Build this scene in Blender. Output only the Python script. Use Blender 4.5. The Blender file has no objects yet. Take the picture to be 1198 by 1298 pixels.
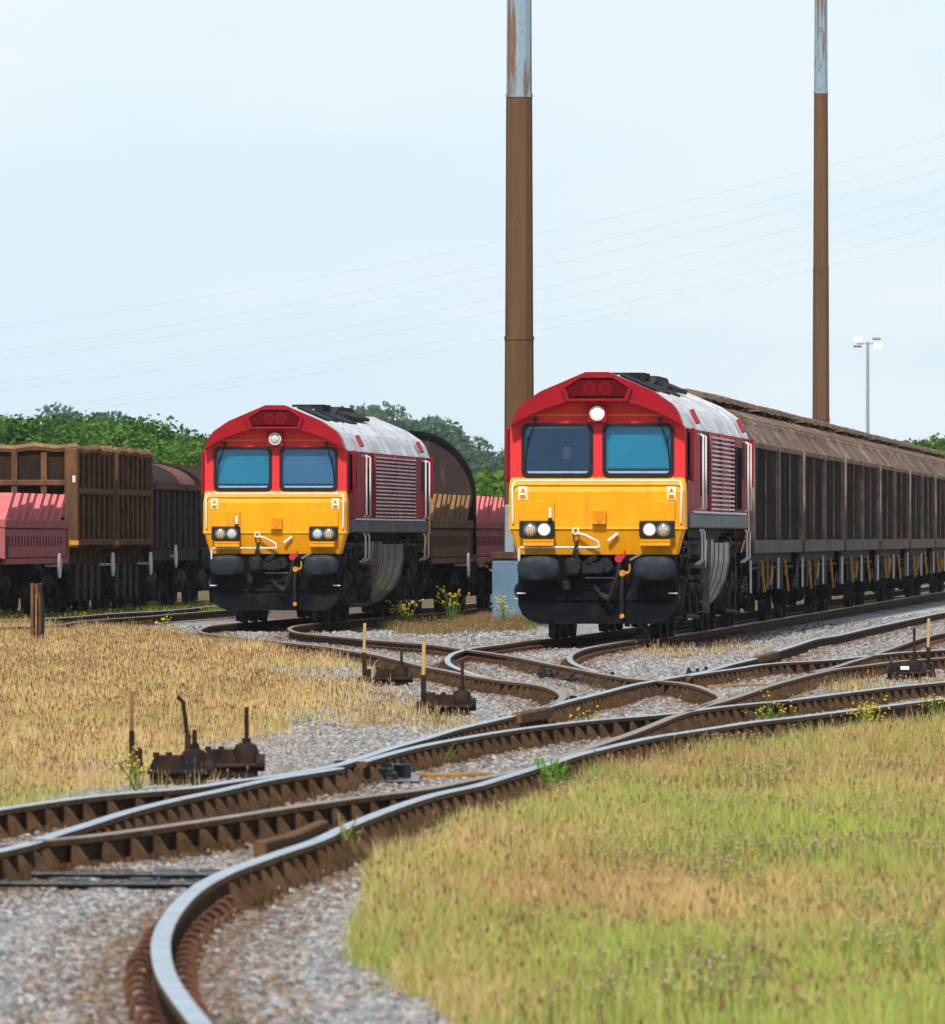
import bpy, math, random
import numpy as np
from mathutils import Vector, Matrix
from mathutils.geometry import tessellate_polygon
random.seed(7); RNG = np.random.default_rng(7)
S = bpy.context.scene
COL = S.collection
PI = math.pi
F, H, HY, CX = 14800.0, 1.55, 680.0, 599.0      # focal length in photo pixels, eye height, horizon row, centre column

# ------------------------------------------------------------------ helpers
def sstep(a, b, v):
    t = np.clip((np.asarray(v, float) - a) / (b - a), 0, 1); return t * t * (3 - 2 * t)
def zr(x, y):                                     # rail level: the yard falls 5 cm under the left tracks
    return -0.05 * sstep(170, 205, y) * (1 - sstep(0.2, 1.0, x))
def P(px, py, off=0.0):                           # a place in the yard seen at a photo pixel
    z = off
    for _ in range(6):
        Y = F * (H - z) / (py - HY); X = (px - CX) / F * Y; z = off + float(zr(X, Y))
    return X, Y, z
def vnoise(x, y, seed=0):                         # value noise, numpy
    r = np.random.default_rng(seed); T = r.random((256, 256))
    xi = np.floor(x).astype(int); yi = np.floor(y).astype(int); fx = x - xi; fy = y - yi
    fx = fx * fx * (3 - 2 * fx); fy = fy * fy * (3 - 2 * fy)
    g = lambda a, b: T[a % 256, b % 256]
    return (g(xi, yi) * (1 - fx) + g(xi + 1, yi) * fx) * (1 - fy) + (g(xi, yi + 1) * (1 - fx) + g(xi + 1, yi + 1) * fx) * fy
def fbm(x, y, seed=0):
    return 0.55 * vnoise(x, y, seed) + 0.28 * vnoise(x * 2.1, y * 2.1, seed + 1) + 0.17 * vnoise(x * 4.3, y * 4.3, seed + 2)

def tag(o, label=None, cat=None, group=None, kind=None):
    if label: o['label'] = label
    if cat: o['category'] = cat
    if group: o['group'] = group
    if kind: o['kind'] = kind
    return o
def empty(name, loc, rz=0, label=None, cat=None, group=None):
    o = bpy.data.objects.new(name, None); COL.objects.link(o); o.empty_display_size = 0.2
    o.location = loc; o.rotation_euler = (0, 0, rz)
    return tag(o, label, cat, group)
def copy_tree(o, parent=None):
    c = o.copy(); COL.objects.link(c)
    if parent: c.parent = parent
    for ch in list(o.children): copy_tree(ch, c)
    return c

class MB:
    def __init__(s): s.v = []; s.f = []; s.m = []
    def add(s, vs, fs, mi=0):
        b = len(s.v); s.v += [tuple(v) for v in vs]
        for f in fs: s.f.append(tuple(i + b for i in f)); s.m.append(mi)
        return s
    def box(s, c, d, rot=None, mi=0, taper=1.0, bev=0.0):
        x, y, z = d[0] / 2, d[1] / 2, d[2] / 2; t = taper
        if bev > 0 and min(d) > 2.2 * bev:
            vs = []; b = bev
            for sx in (-1, 1):
                for sy in (-1, 1):
                    for sz in (-1, 1):
                        vs += [(sx * x, sy * (y - b), sz * (z - b)), (sx * (x - b), sy * y, sz * (z - b)), (sx * (x - b), sy * (y - b), sz * z)]
            idx = lambda sx, sy, sz, k: ((sx > 0) * 4 + (sy > 0) * 2 + (sz > 0)) * 3 + k
            fs = []
            for sg in (-1, 1):
                q = [idx(sg, -1, -1, 0), idx(sg, 1, -1, 0), idx(sg, 1, 1, 0), idx(sg, -1, 1, 0)]; fs.append(q if sg > 0 else q[::-1])
                q = [idx(-1, sg, -1, 1), idx(1, sg, -1, 1), idx(1, sg, 1, 1), idx(-1, sg, 1, 1)]; fs.append(q[::-1] if sg > 0 else q)
                q = [idx(-1, -1, sg, 2), idx(1, -1, sg, 2), idx(1, 1, sg, 2), idx(-1, 1, sg, 2)]; fs.append(q if sg > 0 else q[::-1])
            for a in (-1, 1):
                for b_ in (-1, 1):
                    fs.append([idx(a, b_, -1, 0), idx(a, b_, 1, 0), idx(a, b_, 1, 1), idx(a, b_, -1, 1)])
                    fs.append([idx(a, -1, b_, 0), idx(a, 1, b_, 0), idx(a, 1, b_, 2), idx(a, -1, b_, 2)])
                    fs.append([idx(-1, a, b_, 1), idx(1, a, b_, 1), idx(1, a, b_, 2), idx(-1, a, b_, 2)])
                    for c_ in (-1, 1): fs.append([idx(a, b_, c_, 0), idx(a, b_, c_, 1), idx(a, b_, c_, 2)])
        else:
            vs = [(-x, -y, -z), (x, -y, -z), (x, y, -z), (-x, y, -z), (-x * t, -y * t, z), (x * t, -y * t, z), (x * t, y * t, z), (-x * t, y * t, z)]
            fs = [(3, 2, 1, 0), (4, 5, 6, 7), (0, 1, 5, 4), (1, 2, 6, 5), (2, 3, 7, 6), (3, 0, 4, 7)]
        R = rot if rot is not None else Matrix.Identity(3)
        return s.add([Vector(c) + R @ Vector(v) for v in vs], fs, mi)
    def tube(s, pts, r, n=8, mi=0, cap=True):
        pts = [Vector(p) for p in pts]; rs = r if isinstance(r, (list, tuple)) else [r] * len(pts)
        ring = []; up = None
        for i, p in enumerate(pts):
            t = (pts[min(i + 1, len(pts) - 1)] - pts[max(i - 1, 0)]).normalized()
            if up is None: up = Vector((0, 0, 1)) if abs(t.z) < .9 else Vector((1, 0, 0))
            a = t.cross(up)
            if a.length < 1e-4: a = t.cross(Vector((1, 0, .1)))
            a.normalize(); b = a.cross(t).normalized(); up = b
            ring.append([p + rs[i] * (math.cos(2 * PI * k / n) * a + math.sin(2 * PI * k / n) * b) for k in range(n)])
        vs = [v for q in ring for v in q]; fs = []
        for i in range(len(pts) - 1):
            for k in range(n): fs.append((i * n + k, i * n + (k + 1) % n, (i + 1) * n + (k + 1) % n, (i + 1) * n + k))
        if cap: fs += [tuple(range(n))[::-1], tuple(range((len(pts) - 1) * n, len(pts) * n))]
        return s.add(vs, fs, mi)
    def prism(s, prof, y0, y1, mi=0, caps=True):      # profile in (x, z) run along y
        n = len(prof); vs = [(x, y0, z) for x, z in prof] + [(x, y1, z) for x, z in prof]
        fs = [(i, (i + 1) % n, n + (i + 1) % n, n + i) for i in range(n)]
        if caps: fs += [tuple(range(n))[::-1], tuple(range(n, 2 * n))]
        return s.add(vs, fs, mi)
    def prismx(s, prof, x0, x1, mi=0):                # profile in (y, z) run along x
        n = len(prof); vs = [(x0, y, z) for y, z in prof] + [(x1, y, z) for y, z in prof]
        fs = [(i, (i + 1) % n, n + (i + 1) % n, n + i) for i in range(n)] + [tuple(range(n))[::-1], tuple(range(n, 2 * n))]
        return s.add(vs, fs, mi)
    def plate(s, outer, holes, y0, y1, mi=0):         # outline with holes in (x, z), given thickness along y
        loops = [outer] + holes; flat = [p for l in loops for p in l]; n = len(flat)
        tri = tessellate_polygon([[Vector((x, z, 0)) for x, z in l] for l in loops])
        vs = [(x, y0, z) for x, z in flat] + [(x, y1, z) for x, z in flat]
        fs = [tuple(t) for t in tri] + [tuple(i + n for i in t[::-1]) for t in tri]
        b = 0
        for l in loops:
            k = len(l)
            for i in range(k): fs.append((b + i, b + (i + 1) % k, n + b + (i + 1) % k, n + b + i))
            b += k
        return s.add(vs, fs, mi)
    def disc(s, c, r, t, axis='y', n=24, mi=0, prof=None):   # turned shape; prof = [(radius, offset along axis)]
        prof = prof or [(0, -t / 2), (r, -t / 2), (r, t / 2), (0, t / 2)]
        vs = []; fs = []
        for (rr, o) in prof:
            for k in range(n):
                a = 2 * PI * k / n; u, w = rr * math.cos(a), rr * math.sin(a)
                vs.append({'y': (c[0] + u, c[1] + o, c[2] + w), 'x': (c[0] + o, c[1] + u, c[2] + w), 'z': (c[0] + u, c[1] + w, c[2] + o)}[axis])
        for i in range(len(prof) - 1):
            for k in range(n): fs.append((i * n + k, i * n + (k + 1) % n, (i + 1) * n + (k + 1) % n, (i + 1) * n + k))
        return s.add(vs, fs, mi)
    def build(s, name, mats, parent=None, smooth=False, loc=None):
        me = bpy.data.meshes.new(name); me.from_pydata(s.v, [], s.f)
        mats = mats if isinstance(mats, (list, tuple)) else [mats]
        for m in mats: me.materials.append(m)
        if len(mats) > 1: me.polygons.foreach_set('material_index', s.m)
        import bmesh
        bm = bmesh.new(); bm.from_mesh(me); bmesh.ops.remove_doubles(bm, verts=bm.verts, dist=1e-6)
        bmesh.ops.recalc_face_normals(bm, faces=bm.faces); bm.to_mesh(me); bm.free()
        if smooth:
            me.polygons.foreach_set('use_smooth', [True] * len(me.polygons))
            try: me.set_sharp_from_angle(angle=math.radians(38))
            except Exception: pass
        o = bpy.data.objects.new(name, me); COL.objects.link(o)
        if parent: o.parent = parent
        if loc: o.location = loc
        return o
def rx(a): return Matrix.Rotation(a, 3, 'X')
def ry(a): return Matrix.Rotation(a, 3, 'Y')
def rz_(a): return Matrix.Rotation(a, 3, 'Z')
def rrect(x0, x1, z0, z1, r, n=5):
    o = []
    for cx, cz, a0 in ((x1 - r, z1 - r, 0), (x0 + r, z1 - r, 90), (x0 + r, z0 + r, 180), (x1 - r, z0 + r, 270)):
        for i in range(n + 1):
            a = math.radians(a0 + 90 * i / n); o.append((cx + r * math.cos(a), cz + r * math.sin(a)))
    return o
def np_mesh(name, verts, faces_flat, loop_tot, mat, col=None, smooth=False):
    me = bpy.data.meshes.new(name); nv = len(verts); nf = len(loop_tot)
    me.vertices.add(nv); me.vertices.foreach_set('co', np.asarray(verts, np.float32).ravel())
    me.loops.add(len(faces_flat)); me.loops.foreach_set('vertex_index', np.asarray(faces_flat, np.int32))
    me.polygons.add(nf); ls = np.concatenate([[0], np.cumsum(loop_tot)[:-1]]).astype(np.int32)
    me.polygons.foreach_set('loop_start', ls)
    if smooth: me.polygons.foreach_set('use_smooth', np.ones(nf, bool))
    me.update(calc_edges=True)
    if col is not None:
        a = me.color_attributes.new('Col', 'FLOAT_COLOR', 'POINT')
        a.data.foreach_set('color', np.concatenate([col, np.ones((nv, 1))], 1).astype(np.float32).ravel())
    me.materials.append(mat)
    o = bpy.data.objects.new(name, me); COL.objects.link(o); return o

# ------------------------------------------------------------------ materials
def newmat(name):
    m = bpy.data.materials.new(name); m.use_nodes = True
    nt = m.node_tree; return m, nt, nt.nodes['Principled BSDF']
def pm(name, c1, c2=None, scale=4.0, stretch=(1, 1, 1), rough=.6, metal=0.0, bump=0.0, lo=.38, hi=.62, c3=None, s3=1.0, st3=(1, 1, 1), lo3=.55, hi3=.7, spec=None, bscale=None, coat=0):
    if spec is None: spec = .02 if rough >= .5 and not metal else .3
    m, nt, b = newmat(name); N = nt.nodes; L = nt.links
    b.inputs['Roughness'].default_value = rough; b.inputs['Metallic'].default_value = metal
    b.inputs['Specular IOR Level'].default_value = spec
    if coat: b.inputs['Coat Weight'].default_value = coat; b.inputs['Coat Roughness'].default_value = .15
    tc = N.new('ShaderNodeTexCoord'); oi = N.new('ShaderNodeObjectInfo')
    ad = N.new('ShaderNodeVectorMath'); ad.operation = 'ADD'
    ms = N.new('ShaderNodeVectorMath'); ms.operation = 'SCALE'; ms.inputs[0].default_value = (37, 53, 71)
    L.new(oi.outputs['Random'], ms.inputs['Scale']); L.new(tc.outputs['Object'], ad.inputs[0]); L.new(ms.outputs[0], ad.inputs[1])
    def noise(sc, st, det=6):
        mp = N.new('ShaderNodeMapping'); mp.inputs['Scale'].default_value = st; L.new(ad.outputs[0], mp.inputs[0])
        n = N.new('ShaderNodeTexNoise'); n.inputs['Scale'].default_value = sc; n.inputs['Detail'].default_value = det; n.inputs['Roughness'].default_value = .65
        L.new(mp.outputs[0], n.inputs['Vector']); return n.outputs['Fac']
    def ramp(f, lo, hi):
        r = N.new('ShaderNodeMapRange'); r.inputs[1].default_value = lo; r.inputs[2].default_value = hi; L.new(f, r.inputs[0]); return r.outputs[0]
    def mix(f, a, bb):
        x = N.new('ShaderNodeMix'); x.data_type = 'RGBA'; L.new(f, x.inputs[0])
        for i, q in ((6, a), (7, bb)):
            if isinstance(q, tuple): x.inputs[i].default_value = (*q, 1)
            else: L.new(q, x.inputs[i])
        return x.outputs[2]
    out = c1
    if c2 is not None: out = mix(ramp(noise(scale, stretch), lo, hi), c1, c2)
    if c3 is not None: out = mix(ramp(noise(s3, st3), lo3, hi3), out, c3)
    if isinstance(out, tuple): b.inputs['Base Color'].default_value = (*out, 1)
    else: L.new(out, b.inputs['Base Color'])
    if bump:
        bp = N.new('ShaderNodeBump'); bp.inputs['Strength'].default_value = bump; bp.inputs['Distance'].default_value = .02
        L.new(noise(bscale or scale * 6, (1, 1, 1), 4), bp.inputs['Height']); L.new(bp.outputs[0], b.inputs['Normal'])
    return m
def emis(name, c, s):
    m, nt, b = newmat(name); b.inputs['Base Color'].default_value = (*c, 1)
    b.inputs['Emission Color'].default_value = (*c, 1); b.inputs['Emission Strength'].default_value = s; return m

M = {}
M['yellow'] = pm('yellow_paint', (.86, .365, .003), (.78, .315, .003), 3, (1, 1, .4), .45, c3=(.40, .17, .03), s3=6, st3=(1, 1, .12), lo3=.56, hi3=.86, spec=.18)
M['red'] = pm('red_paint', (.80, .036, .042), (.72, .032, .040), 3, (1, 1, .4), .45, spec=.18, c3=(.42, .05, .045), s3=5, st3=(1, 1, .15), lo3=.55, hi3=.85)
M['meshred'] = pm('dark_red_mesh', (.20, .010, .016), None)
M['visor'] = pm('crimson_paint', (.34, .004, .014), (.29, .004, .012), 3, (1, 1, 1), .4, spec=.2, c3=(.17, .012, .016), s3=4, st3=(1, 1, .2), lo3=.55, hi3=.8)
M['redside'] = pm('shaded_red_side', (.40, .045, .055), (.30, .04, .048), 2, (.5, .2, .3), .5, c3=(.34, .2, .18), s3=3, st3=(1, .6, .1), lo3=.55, hi3=.85)  # body-side red darkened to paint in the shade of the sides
M['louvre'] = pm('bleached_skylit_louvre', (.92, .85, .83), (.70, .48, .47), 2.2, (1, .4, 1), .55)  # bleached slats, with the sky light they catch painted near white
M['roof'] = pm('grey_roof', (.64, .66, .68), (.46, .46, .47), 1.2, (1, .35, 1), .45, c3=(.36, .27, .25), s3=2.5, st3=(2, .5, .6), lo3=.52, hi3=.72)
M['greyband'] = pm('grey_band', (.17, .19, .21), (.11, .12, .13), 3, (1, .3, 1), .5, c3=(.3, .28, .26), s3=3, st3=(1, .5, .3), lo3=.6, hi3=.8)
M['black'] = pm('black_underframe', (.005, .0065, .009), (.009, .010, .012), 3, (1, 1, 1), .6, spec=.02, c3=(.05, .032, .022), s3=1.2, lo3=.54, hi3=.78, bump=.15)
M['grease'] = pm('greasy_black', (.008, .009, .011), (.02, .02, .022), 8, (1, 1, 1), .22, bump=.3)
M['bufferface'] = pm('worn_buffer', (.010, .014, .019), (.026, .033, .042), 5, (1, 1, 1), .5, spec=.2)
M['gear'] = pm('dusty_running_gear', (.020, .019, .020), (.055, .049, .045), 4, (1, 1, 1), .6, c3=(.012, .012, .014), s3=6, lo3=.5, hi3=.6)
M['tank'] = pm('dusty_fuel_tank', (.13, .12, .115), (.2, .18, .165), 2, (1, .3, 1), .42, c3=(.05, .045, .042), s3=5, st3=(1, 1, .3), lo3=.55, hi3=.75)
M['dark'] = pm('dark_grille', (.008, .010, .014), None, rough=.5)
M['gasket'] = pm('rubber_gasket', (.012, .014, .017), None, rough=.4)
M['white'] = pm('white_paint', (.78, .74, .70), (.55, .48, .42), 6, (1, 1, .3), .5, lo=.5, hi=.75)
M['rail_top'] = pm('polished_rail', (.62, .68, .73), (.46, .48, .5), 3, (1, 1, 1), .30, metal=.85)
M['rail_dull'] = pm('dull_rail_top', (.34, .27, .21), (.25, .16, .10), 3, (1, 1, 1), .42, metal=.35)
M['rail_web'] = pm('shaded_rail_web', (.075, .043, .025), (.045, .027, .017), 6, (1, 1, 1), .85, bump=.2)  # web and foot darkened to paint the shade between chairs
M['rail_side'] = pm('rusty_rail', (.175, .098, .048), (.11, .058, .030), 6, (1, 1, 1), .8, c3=(.07, .04, .025), s3=3, lo3=.58, hi3=.75, bump=.2)
M['chair'] = pm('rusty_chair', (.125, .071, .039), (.065, .038, .022), 9, (1, 1, 1), .85, bump=.3)
M['clip'] = pm('red_rust_clip', (.15, .062, .042), (.085, .048, .032), 9, (1, 1, 1), .8)
M['wood'] = pm('weathered_sleeper', (.085, .065, .05), (.15, .12, .095), 7, (.3, 3, 3), .9, bump=.4)
M['rust'] = pm('brown_rust', (.185, .090, .044), (.105, .050, .027), 3.5, (1, 1, .5), .85, c3=(.055, .038, .028), s3=1.6, st3=(1, 1, .3), lo3=.5, hi3=.72, bump=.3)
M['rustdark'] = pm('shaded_dark_rust', (.022, .015, .011), (.045, .027, .017), 1.5, (1, 1, .5), .85)  # recess shade between wagon ribs painted in; also colours the bent lever
M['rustlight'] = pm('light_rust', (.30, .165, .082), (.19, .10, .05), 5, (1, 1, 1), .85, bump=.3)
M['pink'] = pm('faded_red_steel', (.40, .115, .115), (.33, .095, .10), 2.5, (1, 1, .4), .65, c3=(.2, .08, .06), s3=4, st3=(1, 1, .25), lo3=.6, hi3=.8)
M['pinklight'] = pm('faded_red_slat', (.66, .17, .17), (.55, .14, .14), 4, (1, 1, 1), .6)
M['coilbrown'] = pm('brown_coil_wagon', (.19, .105, .06), (.13, .075, .05), 3, (1, 1, .4), .8)
M['slatbrown'] = pm('brown_slat', (.26, .14, .06), (.2, .11, .05), 4, (1, 1, 1), .8)
M['hoodred'] = pm('dull_red_hood', (.22, .10, .085), (.15, .075, .065), 2, (1, .5, 1), .8)
M['hood'] = pm('dark_rusty_plate', (.060, .036, .034), (.04, .028, .028), 1.6, (1, 1, .3), .75, c3=(.13, .11, .105), s3=2.2, st3=(2.2, 1, .45), lo3=.58, hi3=.85)
M['vanside'] = pm('dark_van_side', (.014, .011, .010), (.008, .007, .007), 1.2, (1, .35, .25), .8, c3=(.085, .042, .02), s3=1.1, st3=(1, .55, .22), lo3=.55, hi3=.66)  # recesses between ribs, darker than the rib faces
M['vanrib'] = pm('light_van_rib', (.060, .043, .035), (.034, .026, .023), 1.2, (1, .35, .25), .8, c3=(.20, .105, .05), s3=1.1, st3=(1, .55, .22), lo3=.55, hi3=.66)
M['vanpost'] = pm('worn_van_post', (.32, .24, .19), (.14, .10, .08), 2.2, (1, 1, .7), .75)
M['vanroof'] = pm('rusty_van_roof', (.21, .145, .108), (.125, .08, .057), 1.5, (1, .3, 1), .8, c3=(.31, .25, .21), s3=1, st3=(1, .4, 1), lo3=.54, hi3=.64)
M['vansill'] = pm('grey_van_sill', (.17, .13, .105), (.12, .09, .072), 1.5, (1, .4, 1), .75, c3=(.24, .15, .09), s3=2.5, st3=(1, 1, .2), lo3=.58, hi3=.7)
M['vancap'] = pm('ridge_cap', (.26, .185, .125), (.16, .10, .065), 2, (1, .3, 1), .8)
M['handle'] = pm('yellow_handle', (.72, .33, .02), (.45, .2, .03), 6, rough=.5)
M['pole'] = pm('weathered_mast', (.150, .083, .045), (.112, .062, .035), 1.2, (4, 4, .12), .75, c3=(.2, .125, .075), s3=3, st3=(1, 1, .4), lo3=.66, hi3=.8)
M['galv'] = pm('galvanised_with_rust', (.20, .115, .07), (.25, .34, .41), 2.0, (2.6, 2.6, .16), .55, lo=.43, hi=.49, c3=(.16, .08, .045), s3=7, st3=(1, 1, .6), lo3=.6, hi3=.7)
M['galvgrey'] = pm('galvanised_steel', (.30, .36, .40), (.22, .27, .30), 3, rough=.5)
M['cabinet'] = pm('blue_grey_cabinet', (.16, .27, .36), (.12, .20, .27), 1.5, (1, 1, .5), .5)
M['cable'] = pm('cable_grey', (.40, .50, .56), None, rough=.6)
M['machine'] = pm('rusty_point_machine', (.017, .015, .014), (.060, .032, .018), 5, (1, 1, 1), .6, c3=(.02, .022, .026), s3=9, lo3=.5, hi3=.62, bump=.25)
M['lever'] = pm('chipped_yellow_lever', (.52, .31, .13), (.28, .14, .06), 7, (1, 1, .3), .6, lo=.5, hi=.65)
M['leverred'] = pm('chipped_red_lever', (.38, .05, .03), (.10, .045, .03), 5, (1, 1, .4), .6)
M['ochre'] = pm('ochre_bar', (.36, .2, .05), (.2, .11, .04), 5, (1, 1, 1), .8)
M['label'] = pm('sign_white', (.85, .84, .8), None, rough=.4)
M['signyellow'] = pm('sign_yellow', (.85, .45, .01), None, rough=.4)
M['orange'] = pm('orange_warning', (.9, .25, .015), (.75, .2, .012), 9, rough=.5)
M['lens'] = pm('grey_lamp_lens', (.40, .46, .48), (.62, .66, .66), 30, rough=.15)
M['chrome'] = pm('lamp_reflector', (.34, .38, .38), (.6, .62, .6), 22, rough=.2, metal=.5)
M['lit'] = emis('glowing_lamp', (1, .92, .78), 1.0)
M['skin'] = pm('skin', (.5, .3, .22), None, rough=.6)
M['jacket'] = pm('navy_jacket', (.03, .045, .08), (.02, .03, .055), 6, rough=.8)
M['hair'] = pm('dark_hair', (.03, .02, .015), None, rough=.7)
M['interior'] = pm('cab_interior', (.24, .33, .56), (.18, .26, .46), 2, rough=.8)  # blue tint and reflection of the windscreen painted into the cab walls
M['blind'] = pm('teal_blind', (.002, .26, .34), (.004, .21, .29), 1.5, rough=.7)
M['slatesky'] = pm('slate_sky_reflection', (.075, .17, .29), (.06, .14, .24), 1.5, rough=.7)  # sky reflected in the panes, painted on a sheet behind them
M['stone'] = pm('loose_stone', (.5, .5, .5), None)
M['trunk'] = pm('bark', (.09, .065, .045), (.05, .04, .03), 6, (1, 1, .3), .9, bump=.5)

def attr_mat(name, rough=.7, transl=.35, noise=0):
    m, nt, b = newmat(name); N = nt.nodes; L = nt.links
    a = N.new('ShaderNodeAttribute'); a.attribute_name = 'Col'
    L.new(a.outputs['Color'], b.inputs['Base Color']); b.inputs['Roughness'].default_value = rough; b.inputs['Specular IOR Level'].default_value = .0
    if transl:
        t = N.new('ShaderNodeBsdfTranslucent'); L.new(a.outputs['Color'], t.inputs[0])
        x = N.new('ShaderNodeMixShader'); x.inputs[0].default_value = transl
        L.new(b.outputs[0], x.inputs[1]); L.new(t.outputs[0], x.inputs[2]); L.new(x.outputs[0], N['Material Output'].inputs[0])
    return m
M['leaf'] = attr_mat('foliage', .6, .35); M['blade'] = attr_mat('grass_blades', .7, .45); M['ballast'] = attr_mat('ballast_stone', .85, 0)
def glass_mat():
    m, nt, b = newmat('tinted_windscreen'); N = nt.nodes; L = nt.links
    t = N.new('ShaderNodeBsdfTransparent'); t.inputs[0].default_value = (.86, .93, .97, 1)
    g = N.new('ShaderNodeBsdfGlossy'); g.inputs[0].default_value = (.38, .62, .95, 1); g.inputs['Roughness'].default_value = .04
    f = N.new('ShaderNodeValue'); f.outputs[0].default_value = .07
    x = N.new('ShaderNodeMixShader'); L.new(f.outputs[0], x.inputs[0]); L.new(t.outputs[0], x.inputs[1]); L.new(g.outputs[0], x.inputs[2])
    L.new(x.outputs[0], N['Material Output'].inputs[0]); return m
M['glass'] = glass_mat()
def ground_mat():
    m, nt, b = newmat('yard_ground'); N = nt.nodes; L = nt.links
    geo = N.new('ShaderNodeNewGeometry'); at = N.new('ShaderNodeAttribute'); at.attribute_name = 'Col'
    sep = N.new('ShaderNodeSeparateColor'); L.new(at.outputs['Color'], sep.inputs[0])
    v = N.new('ShaderNodeTexVoronoi'); v.inputs['Scale'].default_value = 17; L.new(geo.outputs['Position'], v.inputs['Vector'])
    hsv = N.new('ShaderNodeSeparateColor'); L.new(v.outputs['Color'], hsv.inputs[0])
    cr = N.new('ShaderNodeValToRGB'); L.new(hsv.outputs[0], cr.inputs[0])
    e = cr.color_ramp.elements; e[0].position = 0; e[0].color = (.12, .11, .105, 1); e[1].position = 1; e[1].color = (.46, .45, .45, 1)
    q = cr.color_ramp.elements.new(.35); q.color = (.27, .255, .25, 1); q = cr.color_ramp.elements.new(.6); q.color = (.30, .23, .19, 1); q = cr.color_ramp.elements.new(.75); q.color = (.35, .345, .345, 1)
    n1 = N.new('ShaderNodeTexNoise'); n1.inputs['Scale'].default_value = .8; n1.inputs['Detail'].default_value = 6; L.new(geo.outputs['Position'], n1.inputs['Vector'])
    soil = N.new('ShaderNodeValToRGB'); L.new(n1.outputs['Fac'], soil.inputs[0])
    e = soil.color_ramp.elements; e[0].position = .35; e[0].color = (.26, .19, .10, 1); e[1].position = .65; e[1].color = (.33, .27, .15, 1)
    n2 = N.new('ShaderNodeTexNoise'); n2.inputs['Scale'].default_value = 25; n2.inputs['Detail'].default_value = 5; L.new(geo.outputs['Position'], n2.inputs['Vector'])
    path = N.new('ShaderNodeValToRGB'); L.new(n2.outputs['Fac'], path.inputs[0])
    e = path.color_ramp.elements; e[0].position = .3; e[0].color = (.36, .345, .335, 1); e[1].position = .7; e[1].color = (.46, .45, .44, 1)
    x1 = N.new('ShaderNodeMix'); x1.data_type = 'RGBA'; L.new(sep.outputs[0], x1.inputs[0]); L.new(cr.outputs[0], x1.inputs[6]); L.new(soil.outputs[0], x1.inputs[7])
    x2 = N.new('ShaderNodeMix'); x2.data_type = 'RGBA'; L.new(sep.outputs[1], x2.inputs[0]); L.new(x1.outputs[2], x2.inputs[6]); L.new(path.outputs[0], x2.inputs[7])
    rs = N.new('ShaderNodeMix'); rs.data_type = 'RGBA'; L.new(sep.outputs[2], rs.inputs[0]); L.new(x2.outputs[2], rs.inputs[6]); rs.inputs[7].default_value = (.10, .065, .045, 1)
    L.new(rs.outputs[2], b.inputs['Base Color']); b.inputs['Roughness'].default_value = .9; b.inputs['Specular IOR Level'].default_value = 0
    bp = N.new('ShaderNodeBump'); bp.inputs['Strength'].default_value = .5; bp.inputs['Distance'].default_value = .03; L.new(v.outputs['Distance'], bp.inputs['Height']); L.new(bp.outputs[0], b.inputs['Normal'])
    return m
M['ground'] = ground_mat()

# ------------------------------------------------------------------ areas of the yard, given as seen in the photo
def project(x, y, z):
    return CX + F * x / y, HY + F * (H - z) / y
def inpoly(px, py, poly):
    r = np.zeros(px.shape, bool); n = len(poly)
    for i in range(n):
        x0, y0 = poly[i]; x1, y1 = poly[(i + 1) % n]
        c = ((y0 > py) != (y1 > py)) & (px < (x1 - x0) * (py - y0) / ((y1 - y0) if y1 != y0 else 1e-9) + x0); r ^= c
    return r
RG = [(470, 1250), (462, 1200), (455, 1165), (470, 1140), (520, 1108), (600, 1062), (690, 1022), (780, 997), (850, 982), (920, 962), (1000, 950), (1100, 940), (1198, 926), (1600, 872), (2300, 1000), (2300, 1330), (580, 1330), (535, 1262)]
LG = [(-500, 800), (0, 800), (120, 801), (215, 808), (330, 828), (420, 842), (452, 858), (455, 872), (440, 886), (470, 895), (480, 906), (455, 922), (430, 926), (380, 938), (330, 950), (270, 968), (180, 990), (120, 1004), (60, 1016), (0, 1026), (-300, 1090)]
HOLES = [[(300, 862), (350, 850), (440, 852), (455, 868), (390, 876)], [(360, 912), (430, 902), (505, 906), (500, 922), (430, 932), (370, 940)], [(80, 985), (120, 970), (185, 968), (185, 990), (110, 1000)], [(250, 950), (330, 938), (450, 930), (450, 950), (330, 985), (250, 990)]]
GS = [(-250, 797), (-100, 787), (100, 781), (275, 771), (330, 768), (330, 774), (275, 779), (190, 785), (0, 796), (-250, 808)]
MID = [(480, 796), (560, 781), (690, 784), (700, 792), (640, 803), (560, 806), (500, 806)]
BR = [(800, 834), (870, 822), (960, 824), (960, 830), (900, 836), (830, 846), (800, 844)]
BM = [(400, 880), (520, 880), (600, 915), (560, 935), (440, 938)]
RD = [(1020, 892), (1060, 880), (1198, 868), (1300, 858), (1300, 868), (1198, 876)]
PATH = [(860, 822), (900, 812), (1000, 792), (1198, 758), (1400, 740), (1400, 748), (1198, 772), (1060, 800), (980, 816), (930, 830)]
PATH2 = [(220, 792), (330, 800), (470, 796), (600, 806), (700, 800), (700, 808), (590, 818), (470, 806), (360, 806), (230, 804)]

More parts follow.
